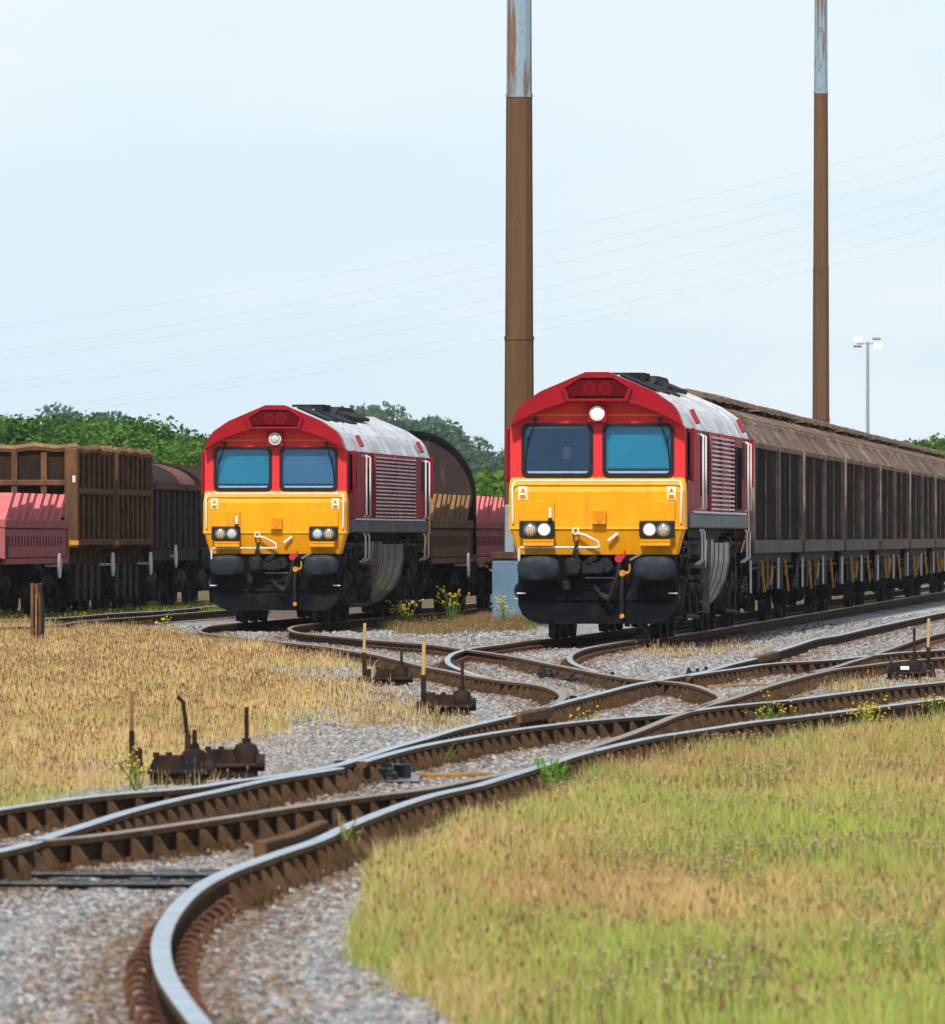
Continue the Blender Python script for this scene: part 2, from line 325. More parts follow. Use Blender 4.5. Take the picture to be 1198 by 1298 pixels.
def gz(x, y):
    b = zr(x, y) - 0.19
    return b + 0.035 * (fbm(x * .9 + 40, y * .45 + 40, 3) - .5) + .012 * (vnoise(x * 5 + 30, y * 5 + 30, 9) - .5)
def ground():
    xs = np.unique(np.concatenate([-np.geomspace(14, 800, 26)[::-1], np.arange(-14, 18, .16), np.geomspace(18, 800, 26)]))
    ys = np.unique(np.concatenate([np.array([-120, -80, -20, 0, 15]), np.arange(25, 120, .2), np.arange(120, 260, .4), np.geomspace(260, 1500, 40)]))
    X, Y = np.meshgrid(xs, ys); Z = gz(X, Y)
    far = sstep(240, 330, Y) * 1.0; Z = Z * (1 - far) + far * (-.24)
    nx, ny = len(xs), len(ys)
    px, py = project(X, np.maximum(Y, 10), Z); ok = Y > 20
    veg = np.zeros(X.shape); pth = np.zeros(X.shape); oil_dark = np.zeros(X.shape)
    nz = fbm(X * 1.7 + 60, Y * .8 + 60, 5)
    for poly, a in ((RG, 1), (LG, 1), (GS, 1), (MID, .6), (BR, .6), (RD, .8)): veg = np.maximum(veg, a * (inpoly(px, py, poly) & ok))
    for h in HOLES: veg[inpoly(px, py, h) & ok & (nz > .32)] = 0
    veg = np.where(veg > 0, np.clip(veg * (nz * 2.4 - .1), 0, 1), 0)
    veg = np.maximum(veg, sstep(260, 300, Y) * .9); veg = np.maximum(veg, np.clip((np.abs(X) - 13) / 6, 0, .9) * (Y > -300))
    pth[(inpoly(px, py, PATH) | inpoly(px, py, PATH2)) & ok] = 1
    for rp in RAILW:                                # rust and oily stains beside the rails
        for (qx, qy, _) in rp[::2]:
            j0 = np.searchsorted(ys, qy - .6); j1 = np.searchsorted(ys, qy + .6); i0 = np.searchsorted(xs, qx - .5); i1 = np.searchsorted(xs, qx + .5)
            if j1 > j0 and i1 > i0:
                w = np.exp(-((X[j0:j1, i0:i1] - qx) / .22) ** 2 - ((Y[j0:j1, i0:i1] - qy) / .6) ** 2) * .75
                oil_dark[j0:j1, i0:i1] = np.maximum(oil_dark[j0:j1, i0:i1], w)
    oil_dark *= np.clip(nz * 2 - .1, 0, 1); oil_dark = np.maximum(oil_dark, .75 * sstep(236, 262, Y) * (X < 1.9 + SL * (Y - 175) + .9))  # same mask also darkens the far ground up to the van siding
    col = np.stack([veg.ravel(), pth.ravel(), oil_dark.ravel()], 1)
    i = np.arange(nx * ny).reshape(ny, nx); q = np.stack([i[:-1, :-1], i[:-1, 1:], i[1:, 1:], i[1:, :-1]], -1).reshape(-1, 4)
    o = np_mesh('ground', np.stack([X.ravel(), Y.ravel(), Z.ravel()], 1), q.ravel(), np.full(len(q), 4), M['ground'], col, True)
    tag(o, kind='structure')

# ------------------------------------------------------------------ rails
def cr(pts, n=10):
    pts = np.array(pts, float); pts = np.vstack([2 * pts[0] - pts[1], pts, 2 * pts[-1] - pts[-2]]); out = []
    for i in range(1, len(pts) - 2):
        p0, p1, p2, p3 = pts[i - 1:i + 3]
        for t in np.arange(n) / n:
            out.append(.5 * (2 * p1 + (p2 - p0) * t + (2 * p0 - 5 * p1 + 4 * p2 - p3) * t * t + (3 * p1 - p0 - 3 * p2 + p3) * t ** 3))
    out.append(pts[-2]); return np.array(out)
SL = .069                                            # heading of the straight sidings (m sideways per m of depth)
def lineR(Y, o): return (1.87 + SL * (Y - 175) + o, Y)
def lineL(Y, o): return (-3.63 + SL * (Y - 214.7) + o, Y)
def topx(X, Y): return (CX + F * X / Y, HY + F * (H - float(zr(X, Y))) / Y)
ext = lambda fn, o, ys: [topx(*fn(y, o)) for y in ys]
UB = [(-220, 1062), (-100, 1041), (0, 1024.7), (80, 1013), (151, 1005), (240, 998.5), (280, 991.5), (320, 986.5), (360, 981), (400, 974.5), (430, 968.5), (460, 959), (500, 946), (540, 935), (580, 923), (640, 909), (680, 898.5), (706, 892), (720, 888), (760, 878.5), (800, 868), (835, 861.5), (868, 855.5), (897, 850), (927, 841.5), (956, 834.5), (975, 828), (1007, 818), (1034, 809.5), (1062, 805), (1107, 794.6), (1162, 782.8), (1198, 775.5), (1290, 759)]
Q4 = [(330, 1390), (262, 1305), (228, 1262), (211, 1235), (204, 1207), (205, 1184), (216, 1160), (237, 1135), (260, 1118), (290, 1103), (320, 1092), (360, 1078), (400, 1065), (440, 1046), (480, 1030), (520, 1015.5), (560, 1004), (600, 996), (630, 987), (660, 978), (680, 971.5), (700, 966), (730, 956.5), (760, 949), (800, 939.5), (826, 934), (872, 927), (918, 920), (954, 914.5), (1000, 909.5), (1053, 903), (1126, 893.8), (1198, 884.7), (1320, 870), (1600, 839)]
RAILS = [  # label, points, polished, fixings ('chair' or 'clip' beyond/before a depth)
 ('long shiny rail running from the left edge up to the right behind the crossing', UB, 1),
 ('thick shiny curved rail bending out of the bottom edge and skirting the right grass', Q4, 1),
 ('shiny switch rail crossing the brown one at the left edge', [(-200, 1118), (-60, 1090), (0, 1077), (43, 1067), (65, 1058), (108, 1045), (151, 1031), (194, 1019.5), (240, 1009), (280, 1001), (320, 991.5), (360, 984), (400, 978), (430, 973)], 1),
 ('dull brown rail between the two shiny rails in the left foreground', [(-120, 1087), (0, 1069), (21, 1066), (65, 1064.5), (97, 1061), (151, 1054.5), (200, 1047.5), (264, 1038.5), (328, 1028.5), (390, 1019), (440, 1012), (480, 1006.5), (540, 999.5), (580, 991), (630, 981.5), (660, 974)], 0),
 ('shiny rail of the middle foreground running straight to the right edge', [(458, 965), (500, 953), (540, 943.5), (580, 936), (640, 926), (700, 918), (760, 911.5), (817, 907), (853, 903.5), (881, 900), (908, 896), (945, 892), (1000, 887), (1053, 880), (1126, 871), (1198, 863.7), (1320, 850), (1600, 821)], 1),
 ('brown curved rail joining the front crossing from the upper right', [(690, 966), (720, 956), (760, 942.5), (800, 929), (840, 913), (853, 907.5), (881, 899), (894, 894), (918, 887.6), (945, 879), (973, 869.5), (1016, 857.5), (1060, 847.5), (1089, 844), (1136, 838), (1198, 833), (1320, 822), (1500, 807)], 0),
 ('rail ending in a bent tip beside the right point machine', [(1031, 851), (1060, 844.6), (1078, 838.5), (1096, 833.5), (1118, 825.5), (1162, 810), (1176, 806.5), (1198, 801.5), (1290, 785)], 0),
 ('shiny rail between the cinder path and the right point machine', [(872, 856), (897, 852), (936, 846.5), (964, 842), (1000, 839), (1024, 838), (1060, 835.5), (1089, 832), (1136, 827), (1198, 823), (1320, 812), (1500, 798)], 1),
 ('brown rail under the left wheels of the left locomotive hooking round into the crossing', ext(lineL, -.75, (330, 300, 270, 250, 235, 225, 218)) + [(274, 792), (259, 795), (252.5, 799), (259, 802), (285, 805.5), (328, 810), (372, 815), (415, 819.5), (448, 825), (480, 830), (540, 844.5), (564, 849), (595, 855.4), (619, 859.5), (641, 862.7), (668, 865.5), (687, 868.5), (701.6, 873), (711, 878), (713.5, 883.5), (705, 890), (690, 895.2)], 0),
 ('brown rail under the right wheels of the left locomotive curving into the crossing', ext(lineL, .75, (330, 300, 270, 250, 238)) + [(437, 786.5), (404, 789.5), (375, 793), (367, 797), (376, 801), (394, 803.5), (437, 807.5), (480, 811.5), (540, 816), (564, 819), (590, 823), (613, 826), (650, 831.5), (687, 839), (724, 846), (760, 853), (780, 856.5), (802, 860), (830, 862), (853, 864), (872, 866.5), (890, 871), (908, 878.5), (915, 883), (910, 887), (899, 891), (885, 896)], 0),
 ('rail under the left wheels of the right locomotive ending in a tight hook', ext(lineR, -.75, (400, 340, 280, 230, 200, 184)) + [(698, 809.5), (668, 812), (632, 817), (610, 819.6), (595, 822), (577, 827), (568.5, 832.4), (567.5, 838), (573, 843.5), (586, 849), (604, 855), (621, 859)], 1),
 ('rail under the right wheels of the right locomotive running along the brown vans', ext(lineR, .75, (400, 340, 300, 270, 240, 215, 200, 188)) + [(826, 808.5), (792, 812.5), (762, 817.5), (742, 821.4), (727, 827), (722, 833), (725.5, 839), (738, 845), (760, 851.5)], 1),
 ('thin rail in the green strip under the brown open wagons', [(-160, 796), (0, 786), (40, 784.5), (88, 782), (140, 777.5), (190, 775), (240, 771), (280, 766.5), (330, 762)], 1),
 ('thin rail at the edge of the golden grass near the left wagons', [(-120, 804), (0, 795), (68, 792.5), (108, 786.5), (180, 781.5), (215, 778.5), (285, 773), (340, 768)], 0),
]
wag = lambda Y, o: (-9.67 + SL * (Y - 242.5) + o, Y)
RAILS += [('rail under the near wheels of the left goods wagons', ext(wag, .75, (340, 300, 260, 225, 200)), 0), ('rail under the far wheels of the left goods wagons', ext(wag, -.75, (340, 300, 260, 225, 200)), 0)]
PROF = [(-.037, -.006), (-.031, 0), (.031, 0), (.037, -.006), (.037, -.036), (.013, -.05), (.010, -.125), (.062, -.142), (.062, -.157), (-.062, -.157), (-.062, -.142), (-.010, -.125), (-.013, -.05), (-.037, -.036)]
RAILW = []
def chair_mesh():
    m = MB(); m.box((0, 0, -.165), (.40, .19, .035), bev=.008)
    for s in (-1, 1):
        m.prism([(s * .03, -.15), (s * .15, -.15), (s * .13, -.13), (s * .062, -.045), (s * .040, -.04)], -.032, .032)
        m.box((s * .075, .075 * s, -.13), (.05, .03, .05)); m.disc((s * .165, 0, -.135), .024, .04, 'z', 6)
    o = m.build('rail_chair', M['chair']); me = o.data; bpy.data.objects.remove(o); return me
def clip_mesh():
    m = MB()
    for s in (-1, 1):
        m.box((s * .085, 0, -.158), (.12, .16, .02))
        pts = [(s * (.085 + .042 * math.cos(a)), -.045 + .09 * i / 14, -.125 + .042 * math.sin(a)) for i, a in enumerate(np.linspace(-.4, 2 * PI - .9, 15))]
        m.tube(pts, .011, 6)
    o = m.build('rail_clip', M['clip'], smooth=True); me = o.data; bpy.data.objects.remove(o); return me
def make_rails():
    cm, km = chair_mesh(), clip_mesh()
    for ri, (lab, pts, pol) in enumerate(RAILS):
        ip = cr(pts, 10); w = np.array([P(a, b) for a, b in ip])
        d = np.concatenate([[0], np.cumsum(np.linalg.norm(np.diff(w, axis=0), axis=1))])
        n = max(8, int(d[-1] / .45)); s = np.linspace(0, d[-1], n); w = np.stack([np.interp(s, d, w[:, k]) for k in range(3)], 1)
        for _ in range(3): w[1:-1] = .25 * w[:-2] + .5 * w[1:-1] + .25 * w[2:]
        RAILW.append(w)
        t = np.gradient(w, axis=0); t[:, 2] = 0; t /= np.linalg.norm(t, axis=1)[:, None]; nx = np.stack([t[:, 1], -t[:, 0]], 1)
        root = w[len(w) // 2]
        k = len(PROF); V = []
        for i in range(n):
            for (a, z) in PROF: V.append((w[i, 0] + nx[i, 0] * a - root[0], w[i, 1] + nx[i, 1] * a - root[1], w[i, 2] + z - root[2]))
        m = MB()
        fs = []
        for i in range(n - 1):
            for j in range(k): fs.append((i * k + j, i * k + (j + 1) % k, (i + 1) * k + (j + 1) % k, (i + 1) * k + j))
        m.v = V; m.f = fs + [tuple(range(k)), tuple(range((n - 1) * k, n * k))[::-1]]
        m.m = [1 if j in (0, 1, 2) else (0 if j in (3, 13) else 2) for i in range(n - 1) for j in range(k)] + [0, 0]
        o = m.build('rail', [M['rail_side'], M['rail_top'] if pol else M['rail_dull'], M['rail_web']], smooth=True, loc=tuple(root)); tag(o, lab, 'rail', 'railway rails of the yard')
        if ri > 13: continue
        # fixings: cast chairs in the pointwork, spring clips on plain track
        st = np.arange(.3, s[-1], .7); st = st + RNG.normal(0, .035, len(st)); X = np.interp(st, s, w[:, 0]); Y = np.interp(st, s, w[:, 1]); Z = np.interp(st, s, w[:, 2])
        tx = np.interp(st, s, t[:, 0]); ty = np.interp(st, s, t[:, 1])
        idx = [i for i in np.argsort(Y) if Y[i] < 235 and abs(CX + F * X[i] / Y[i] - 599) < 720]
        for c, i in enumerate(idx[:100]):
            isclip = (ri == 1 and Y[i] < 53) or (ri in (8, 9, 10, 11) and Y[i] > 152) or (ri == 0 and Y[i] > 152) or (ri == 6 and Y[i] > 165) or ri > 11
            q = bpy.data.objects.new('rail_clip' if isclip else 'rail_chair', km if isclip else cm); COL.objects.link(q); q.parent = o
            q.location = (X[i] - root[0], Y[i] - root[1], Z[i] - root[2]); q.rotation_euler = (0, 0, math.atan2(ty[i], tx[i]) - PI / 2 + random.uniform(-.05, .05)); q.scale = (random.uniform(.92, 1.06), random.uniform(.85, 1.15), 1)
make_rails()
def bar(name, pts, size, mat, lab, cat, off, group=None, bend=None):
    w = [Vector(P(a, b, off)) for a, b in pts]; root = w[0].copy(); m = MB()
    for a, b in zip(w[:-1], w[1:]):
        d = b - a; ang = math.atan2(d.y, d.x) - PI / 2
        m.box((a + b) / 2 - root, (size[0], d.length + .02, size[1]), rz_(ang), bev=min(size) * .15)
    return tag(m.build(name, mat, loc=tuple(root)), lab, cat, group)
bar('check_rail', [(330, 1077), (366, 1069), (409, 1050)], (.065, .09), M['rail_side'], 'short dark check rail lying beside the big curved foreground rail', 'check rail', -.03, 'check rails')
bar('check_rail', [(655, 911), (695, 903)], (.09, .1), M['rail_side'], 'short rusty check rail below the left hooked rail', 'check rail', -.03, 'check rails')
bar('check_rail', [(958, 837), (984, 830)], (.09, .1), M['rail_side'], 'short rusty check rail near the cinder path', 'check rail', -.03, 'check rails')
bar('stretcher_bar', [(536, 985), (625, 984)], (.22, .05), M['ochre'], 'ochre stained stretcher bar lying across the front pointwork', 'stretcher bar', -.15, 'stretcher bars')
bar('stretcher_bar', [(910, 872), (965, 870)], (.3, .06), M['ochre'], 'ochre stained stretcher bar between the rails right of the crossing', 'stretcher bar', -.15, 'stretcher bars')
bar('stretcher_bar', [(445, 918), (503, 918)], (.2, .05), M['ochre'], 'ochre stained bar lying in the gravel left of the middle point machine', 'stretcher bar', -.15, 'stretcher bars')
def rod(pts, lab):
    w = [Vector(P(a, b, -.13)) for a, b in pts]; r0 = w[0].copy(); w = [q - r0 for q in w]; m = MB(); m.tube(w, .016, 8)
    for f, l in ((.35, .25), (.62, .35), (.85, .2)):
        a = w[0].lerp(w[-1], f); d = (w[-1] - w[0]).normalized(); m.tube([a, a + d * l * .6], .026, 8)
    tag(m.build('point_rod', M['grease'], smooth=True, loc=tuple(r0)), lab, 'point rod', 'point rods in the foreground')
rod([(40, 1108), (160, 1108.5), (290, 1109)], 'upper dark point rod lying on the ballast left of the big curved rail')
rod([(-40, 1120), (120, 1121), (285, 1121)], 'lower dark point rod lying on the ballast left of the big curved rail')
for (a, b, l) in ((93, 1103, 'right'), (40, 1109, 'middle'), (14, 1114, 'left')):
    e = empty('marker_block', P(a, b, -.18), 0, 'small white and yellow painted block by the front rail, %s of the three' % l, 'marker block', 'painted blocks by the foreground rail')
    m = MB(); m.box((0, 0, .03), (.055, .05, .05), bev=.006); m.build('yellow_base', M['signyellow'], e)
    m = MB(); m.box((0, 0, .075), (.05, .045, .036), bev=.006); m.build('white_cap', M['white'], e)
def gear(px, py, lab, n=9, w=.6):
    x, y, z = P(px, py, -.17); e = empty('switch_gear', (x, y, z), 0, lab, 'switch gear', 'greased switch gear between the rails')
    r = random.Random(int(px)); m = MB(); m.box((0, 0, .02), (w * 1.15, 3.6, .03)); m.build('slide_plate', M['grease'], e)
    for k in range(n):
        m = MB(); a = r.uniform(-w / 2, w / 2); b = r.uniform(-1.2, 1.2); h = r.uniform(.05, .11)
        m.box((a, b, .02 + h / 2), (r.uniform(.05, .14), r.uniform(.08, .2), h), rz_(r.uniform(-.4, .4)), bev=.01)
        m.disc((a, b, .03 + h), .02, .05, 'z', 6); m.build('bolted_block', M['grease'], e)
gear(470, 990, 'greasy black switch gear at the tip of the front shiny switch rail')
gear(745, 868, 'greasy black switch gear where the two curved rails meet below the right locomotive')
gear(718, 904, 'greasy black switch gear below the left hooked rail', 8, .4)
gear(884, 862, 'greasy black switch gear right of the right hooked rail', 7, .35)
gear(700, 862, 'oily bolted plates left of the curved rails below the right locomotive', 6, .3)

# sleepers of the pointwork, nearly buried
def xat(i, Y):
    w = RAILW[i]; o = np.argsort(w[:, 1]); return float(np.interp(Y, w[o, 1], w[o, 0]))
sl_me = None
Y = 38.0
while Y < 108:
    x0 = min(xat(0, Y), xat(2, Y) if Y < 77 else 99, xat(4, Y) if Y > 82 else 99); x1 = max(xat(1, Y), xat(3, Y) if Y < 76 else -99)
    if Y < 66: x0 = x1 - 1.5
    x0 -= .45; x1 += .45; L_ = x1 - x0
    m = MB(); m.box((0, 0, -.06), (L_, .25, .13), bev=.008)
    o = m.build('sleeper', M['wood'], loc=((x0 + x1) / 2, Y, -.172)); o.rotation_euler = (0, random.uniform(-.002, .002), random.uniform(-.02, .02))
    tag(o, 'weathered timber sleeper half buried in ballast under the foreground rails', 'sleeper', 'sleepers under the foreground rails'); Y += .7
ground()

# ------------------------------------------------------------------ locomotive
def wheel(m, x, y, r, w=.13):
    s = 1 if x > 0 else -1
    m.disc((x, y, r), r, w, 'x', 28, prof=[(0, s * .03), (.1, s * .06), (.13, s * .06), (.16, s * .0), (r - .09, s * .02), (r - .06, s * .065), (r - .01, s * .065), (r, s * .0), (r, -s * .04), (r + .03, -s * .05), (r + .03, -s * .075), (r - .08, -s * .075), (0, -s * .06)])
def bogie3(y0, parent, axles, r, half=1.1, loco=True):
    m = MB(); L0, L1 = y0 + axles[0] - .95, y0 + axles[-1] + .95
    for s in (-1, 1):
        m.prismx([(L0, .62), (L0 + .3, .95), (L1 - .3, .95), (L1, .62), (L1 - .2, .5), (L1 - .9, .72), (L0 + .9, .72), (L0 + .2, .5)], s * half - .06, s * half + .06)
        for a in axles:
            m.box((s * half, y0 + a, r), (.22, .42, .36), bev=.04); m.disc((s * (half + .13), y0 + a, r), .14, .1, 'x', 14)
            for d in (-.32, .32): m.disc((s * half, y0 + a + d, r + .22), .09, .26, 'z', 10)
        m.tube([(s * (half + .1), y0 + axles[0], .35), (s * (half + .1), y0 + axles[-1], .3)], .035, 6)
    m.box((0, (L0 + L1) / 2, .72), (2 * half - .2, (L1 - L0) * .8, .2))
    b = m.build('bogie', M['gear'], parent, smooth=True)
    for a in axles:
        m = MB(); wheel(m, .775, y0 + a, r); wheel(m, -.775, y0 + a, r); m.tube([(-.75, y0 + a, r), (.75, y0 + a, r)], .09, 10)
        m.build('wheelset', M['gear'], b, smooth=True)
    return b
def sym(pts): return pts + [(-x, z) for x, z in pts[::-1]]
ROOFP = [(1.31, 3.20), (1.20, 3.42), (1.12, 3.52), (.84, 3.71), (.17, 4.0)]
def make_loco(loc, label, lit, louv, grille, panes):
    R = empty('locomotive', loc, -math.atan(SL), label, 'locomotive', 'diesel locomotives')
    LEN = 21.2
    # --- long body
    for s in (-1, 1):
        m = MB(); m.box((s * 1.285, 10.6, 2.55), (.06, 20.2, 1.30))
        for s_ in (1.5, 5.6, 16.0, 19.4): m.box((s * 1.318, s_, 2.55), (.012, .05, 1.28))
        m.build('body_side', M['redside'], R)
    m = MB(); prof = sym([(1.33, 3.18)] + ROOFP); m.prism(prof, .32, LEN - .32)
    for s_ in (3.2, 6.5, 10.2, 14.5, 17.5): m.prism(sym([(1.345, 3.18), (1.325, 3.2), (1.215, 3.43), (1.13, 3.535), (.85, 3.725), (.17, 4.015)]), s_, s_ + .06)
    rf = m.build('roof', M['roof'], R)
    for a, b in ((2.2, 5.2), (6.2, 9.5)):
        m = MB()
        pts = [(.2, 4.005), (.74, 3.775)]
        m.add([(.22, a, 4.012), (.76, a, 3.785), (.76, b, 3.785), (.22, b, 4.012), (.22, a, 3.98), (.76, a, 3.75), (.76, b, 3.75), (.22, b, 3.98)], [(0, 1, 2, 3), (0, 4, 5, 1), (1, 5, 6, 2), (2, 6, 7, 3), (3, 7, 4, 0)])
        m.build('roof_grille', M['dark'], rf)
    m = MB()
    m.prismx([(9.5, 3.97), (10.4, 4.10), (13.5, 4.10), (14.6, 3.97)], -.35, .35); m.build('exhaust_hood', M['gear'], rf)
    for y in (7.6, 8.6): m = MB(); m.disc((0, y, 4.05), .33, .12, 'z', 20); m.build('roof_fan', M['gear'], rf)
    m = MB(); m.box((.5, 12, 3.93), (.28, 4.5, .07), ry(.41)); m.build('roof_vent', M['gear'], rf)
    m = MB(); m.box((0, 10.6, 1.79), (2.70, 19.4, .22), bev=.02); m.box((0, 1.2, 1.79), (2.62, 1.6, .2)); m.build('sole_band', M['greyband'], R)
    for s in (-1, 1): m = MB(); m.box((s * 1.345, 10.6, 1.92), (.05, 17.5, .035), bev=.008); m.build('running_board', M['white'], R)
    m = MB(); m.box((0, 10.6, 2.55), (2.5, 17.0, 1.25)); m.box((0, 2.2, 2.5), (2.5, .1, 1.4)); m.box((0, 1.2, 1.93), (2.5, 2.0, .05)); m.build('cab_bulkhead', M['interior'], R)
    # louvred panels, dark grilles, side windows on both sides
    for s in (-1, 1):
        n = 17
        for a, b in louv:
            lv = MB(); lv.box((s * 1.316, (a + b) / 2, 2.55), (.004, b - a, 1.2))
            for k in range(n):
                z = 1.98 + 1.12 * k / (n - 1)
                lv.box((s * 1.346, (a + b) / 2, z), (.058, b - a, .027), mi=1)
            lv.build('louvre_panel', [M['redside'], M['louvre']], R)
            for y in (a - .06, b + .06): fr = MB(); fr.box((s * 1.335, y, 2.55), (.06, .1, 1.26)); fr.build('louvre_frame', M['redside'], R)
        for a, b, z0, z1 in grille:
            g = MB(); g.box((s * 1.325, (a + b) / 2, (z0 + z1) / 2), (.03, b - a, z1 - z0), bev=.005)
            for k in range(1, 6): g.box((s * 1.345, a + (b - a) * k / 6, (z0 + z1) / 2), (.02, .05, z1 - z0 - .04))
            g.build('intake_grille', M['dark'], R)
        for y in (2.0, 19.2):
            g = MB(); g.box((s * 1.318, y, 2.82), (.02, .62, .62), bev=.004); g.build('cab_side_window', M['dark'], R)
        for y in (3.4, 4.3, 18.6, 19.6):
            h = MB(); h.tube([(s * 1.33, y, 3.12), (s * 1.42, y, 3.08), (s * 1.42, y, 2.0), (s * 1.37, y, 1.96)], .017, 8); h.build('side_handrail', M['white'], R, True); h = MB(); h.tube([(s * 1.37, y, 1.66), (s * 1.40, y, 1.6), (s * 1.40, y, 1.2), (s * 1.30, y, 1.12)], .018, 8); h.build('step_handrail', M['white'], R, True)
        for y in (3.3, 18.6):
            h = MB(); h.box((s * 1.30, y, 3.38), (.06, .35, .24), ry(s * -.45), bev=.01); h.build('door_gutter', M['redside'], R)
        for y in (.75, 20.5):
            h = MB(); h.box((s * 1.40, y, 2.78), (.06, .10, .82), bev=.02); h.box((s * 1.36, y, 3.14), (.1, .05, .04)); h.box((s * 1.36, y, 2.42), (.1, .05, .04)); h.build('wing_mirror', M['visor'], R)
            h = MB(); h.box((s * 1.335, y + .25, 2.78), (.03, .28, .72)); h.build('mirror_recess', M['dark'], R)
        for y in (3.85, 19.1):
            h = MB(); h.box((s * 1.17, y, 1.03), (.03, .74, 1.3))
            for k in range(4): h.box((s * 1.27, y, .55 + .32 * k), (.20, .75, .04))
            h.build('cab_steps', M['gear'], R)
    # --- two cab ends
    for end in (0, 1):
        E = R if end == 0 else None
        def T(mb):
            if end: mb.v = [(-x, LEN - y, z) for x, y, z in mb.v]
            return mb
        arc = [(1.29 * k / 12, 3.60 - .39 * abs(k / 12) ** 2.1) for k in range(-12, 13)]
        m = MB(); m.plate([(1.30, 3.20), (1.21, 3.43), (1.13, 3.535), (.85, 3.725), (.17, 4.015), (-.17, 4.015), (-.85, 3.725), (-1.13, 3.535), (-1.21, 3.43), (-1.30, 3.20)] + [(x, z) for x, z in arc if abs(x) < 1.28], [], -.10, .34)
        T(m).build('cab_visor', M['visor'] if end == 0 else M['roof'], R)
        hex_o = [(-.53, 3.78), (-.46, 3.58), (.46, 3.58), (.53, 3.78), (.27, 3.965), (-.27, 3.965)]; hex_i = [(x * .90, 3.77 + (z - 3.77) * .80) for x, z in hex_o]
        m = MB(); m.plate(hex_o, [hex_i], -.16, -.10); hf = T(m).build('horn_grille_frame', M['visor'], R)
        m = MB(); m.plate(hex_i, [], -.106, -.1); T(m).build('horn_recess', M['dark'], hf)
        m = MB()
        for k in range(-20, 21):
            x = k * .028
            for sl in (-1, 1):
                a = (x - .12 * sl, 3.65); b = (x + .12 * sl, 3.90); q = []
                for t in np.linspace(0, 1, 12):
                    X_, Z_ = a[0] + (b[0] - a[0]) * t, a[1] + (b[1] - a[1]) * t
                    if bool(inpoly(np.array([X_]), np.array([Z_]), hex_i)[0]): q.append((X_, -.135, Z_))
                if len(q) > 1: m.tube([q[0], q[-1]], .0045, 4)
        T(m).build('mesh_guard', M['meshred'], hf)
        for cx in (-.11, .12):
            m = MB(); m.disc((cx, -.115, 3.77), .095, .02, 'y', 20, prof=[(.0, .0), (.05, -.0), (.07, -.02), (.095, -.02), (.1, 0)]); T(m).build('horn', M['visor'], hf, True)
        # windscreen wall
        ho = [rrect(-1.13, -.085, 2.45, 3.235, .10), rrect(.085, 1.13, 2.45, 3.235, .10)]
        out = [(1.31, 2.42)] + [(1.31, 3.18)] + [(x, z + .03) for x, z in arc[::-1] if abs(x) < 1.28] + [(-1.31, 3.18), (-1.31, 2.42)]
        m = MB(); m.plate(out, ho, .12, .22); T(m).build('cab_front', M['red'], R)
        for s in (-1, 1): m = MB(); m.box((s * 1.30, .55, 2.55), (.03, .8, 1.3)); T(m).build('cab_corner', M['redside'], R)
        m = MB(); m.box((0, .113, 3.372), (2.3, .012, .022)); T(m).build('orange_stripe', M['orange'], R)
        for wi, h in enumerate(ho):
            g = MB(); xs = [p[0] for p in h]; zs = [p[1] for p in h]; cx, cz = (min(xs) + max(xs)) / 2, (min(zs) + max(zs)) / 2
            inner = [(cx + (x - cx) * .925, cz + (z - cz) * .90) for x, z in h]; g.plate([(cx + (x - cx) * 1.03, cz + (z - cz) * 1.04) for x, z in h], [inner], .095, .15); w_ = T(g).build('windscreen', M['gasket'], R)
            g = MB(); g.plate(inner, [], .125, .133); T(g).build('pane', M['glass'], w_)
            g = MB(); s = -1 if cx < 0 else 1
            g.tube([(cx + s * .33, .09, 3.33), (cx + s * .33, .06, 3.29), (cx + s * .46, .075, 2.86)], .010, 6); g.tube([(cx + s * .44, .085, 3.05), (cx + s * .48, .085, 2.55)], .012, 6); g.disc((cx + s * .33, .08, 3.31), .035, .06, 'y', 10); T(g).build('wiper', M['gasket'], w_)
            k = panes[wi] if end == 0 else 'slatesky'
            if k:
                g = MB(); g.box((cx, .20, 2.885), (1.02, .012, .62)); T(g).build('pane_backing', M[k], w_)  # teal sheet is a blind; slate sheet carries painted sky reflection
            g = MB(); g.box((cx, .30, 2.515), (.96, .25, .03)); T(g).build('dashboard', M['white'], w_)
        # headlamp over the screens
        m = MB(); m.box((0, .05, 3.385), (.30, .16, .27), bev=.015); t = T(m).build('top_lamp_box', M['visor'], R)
        m = MB(); m.disc((0, -.04, 3.395), .095, .04, 'y', 24, prof=[(0, -.03), (.055, -.024), (.084, 0), (.084, .03)]); T(m).build('lamp_lens', M['lit'] if lit and end == 0 else M['lens'], t, True)
        m = MB(); m.disc((0, -.03, 3.395), .11, .03, 'y', 24, prof=[(.092, -.02), (.112, -.02), (.112, .02)]); T(m).build('lamp_rim', M['white'], t, True)
        # yellow nose
        m = MB()
        secs = [(.12, 2.435, 1.31), (-.03, 2.22, 1.325), (-.05, 1.70, 1.325), (-.06, 1.66, 1.33), (-.04, 1.645, 1.30), (.06, 1.28, 1.20)]
        vs = []
        for y, z, hx in secs: vs += [(-hx, .5, z), (-hx, y + .03, z), (-hx + .03, y, z), (hx - .03, y, z), (hx, y + .03, z), (hx, .5, z)]
        fs = []
        for i in range(len(secs) - 1):
            for k in range(5): a = i * 6 + k; fs.append((a, a + 1, a + 7, a + 6))
        fs.append(tuple(range(6))); fs.append(tuple(range(30, 36))); m.add(vs, fs); T(m).build('yellow_nose', M['yellow'], R)
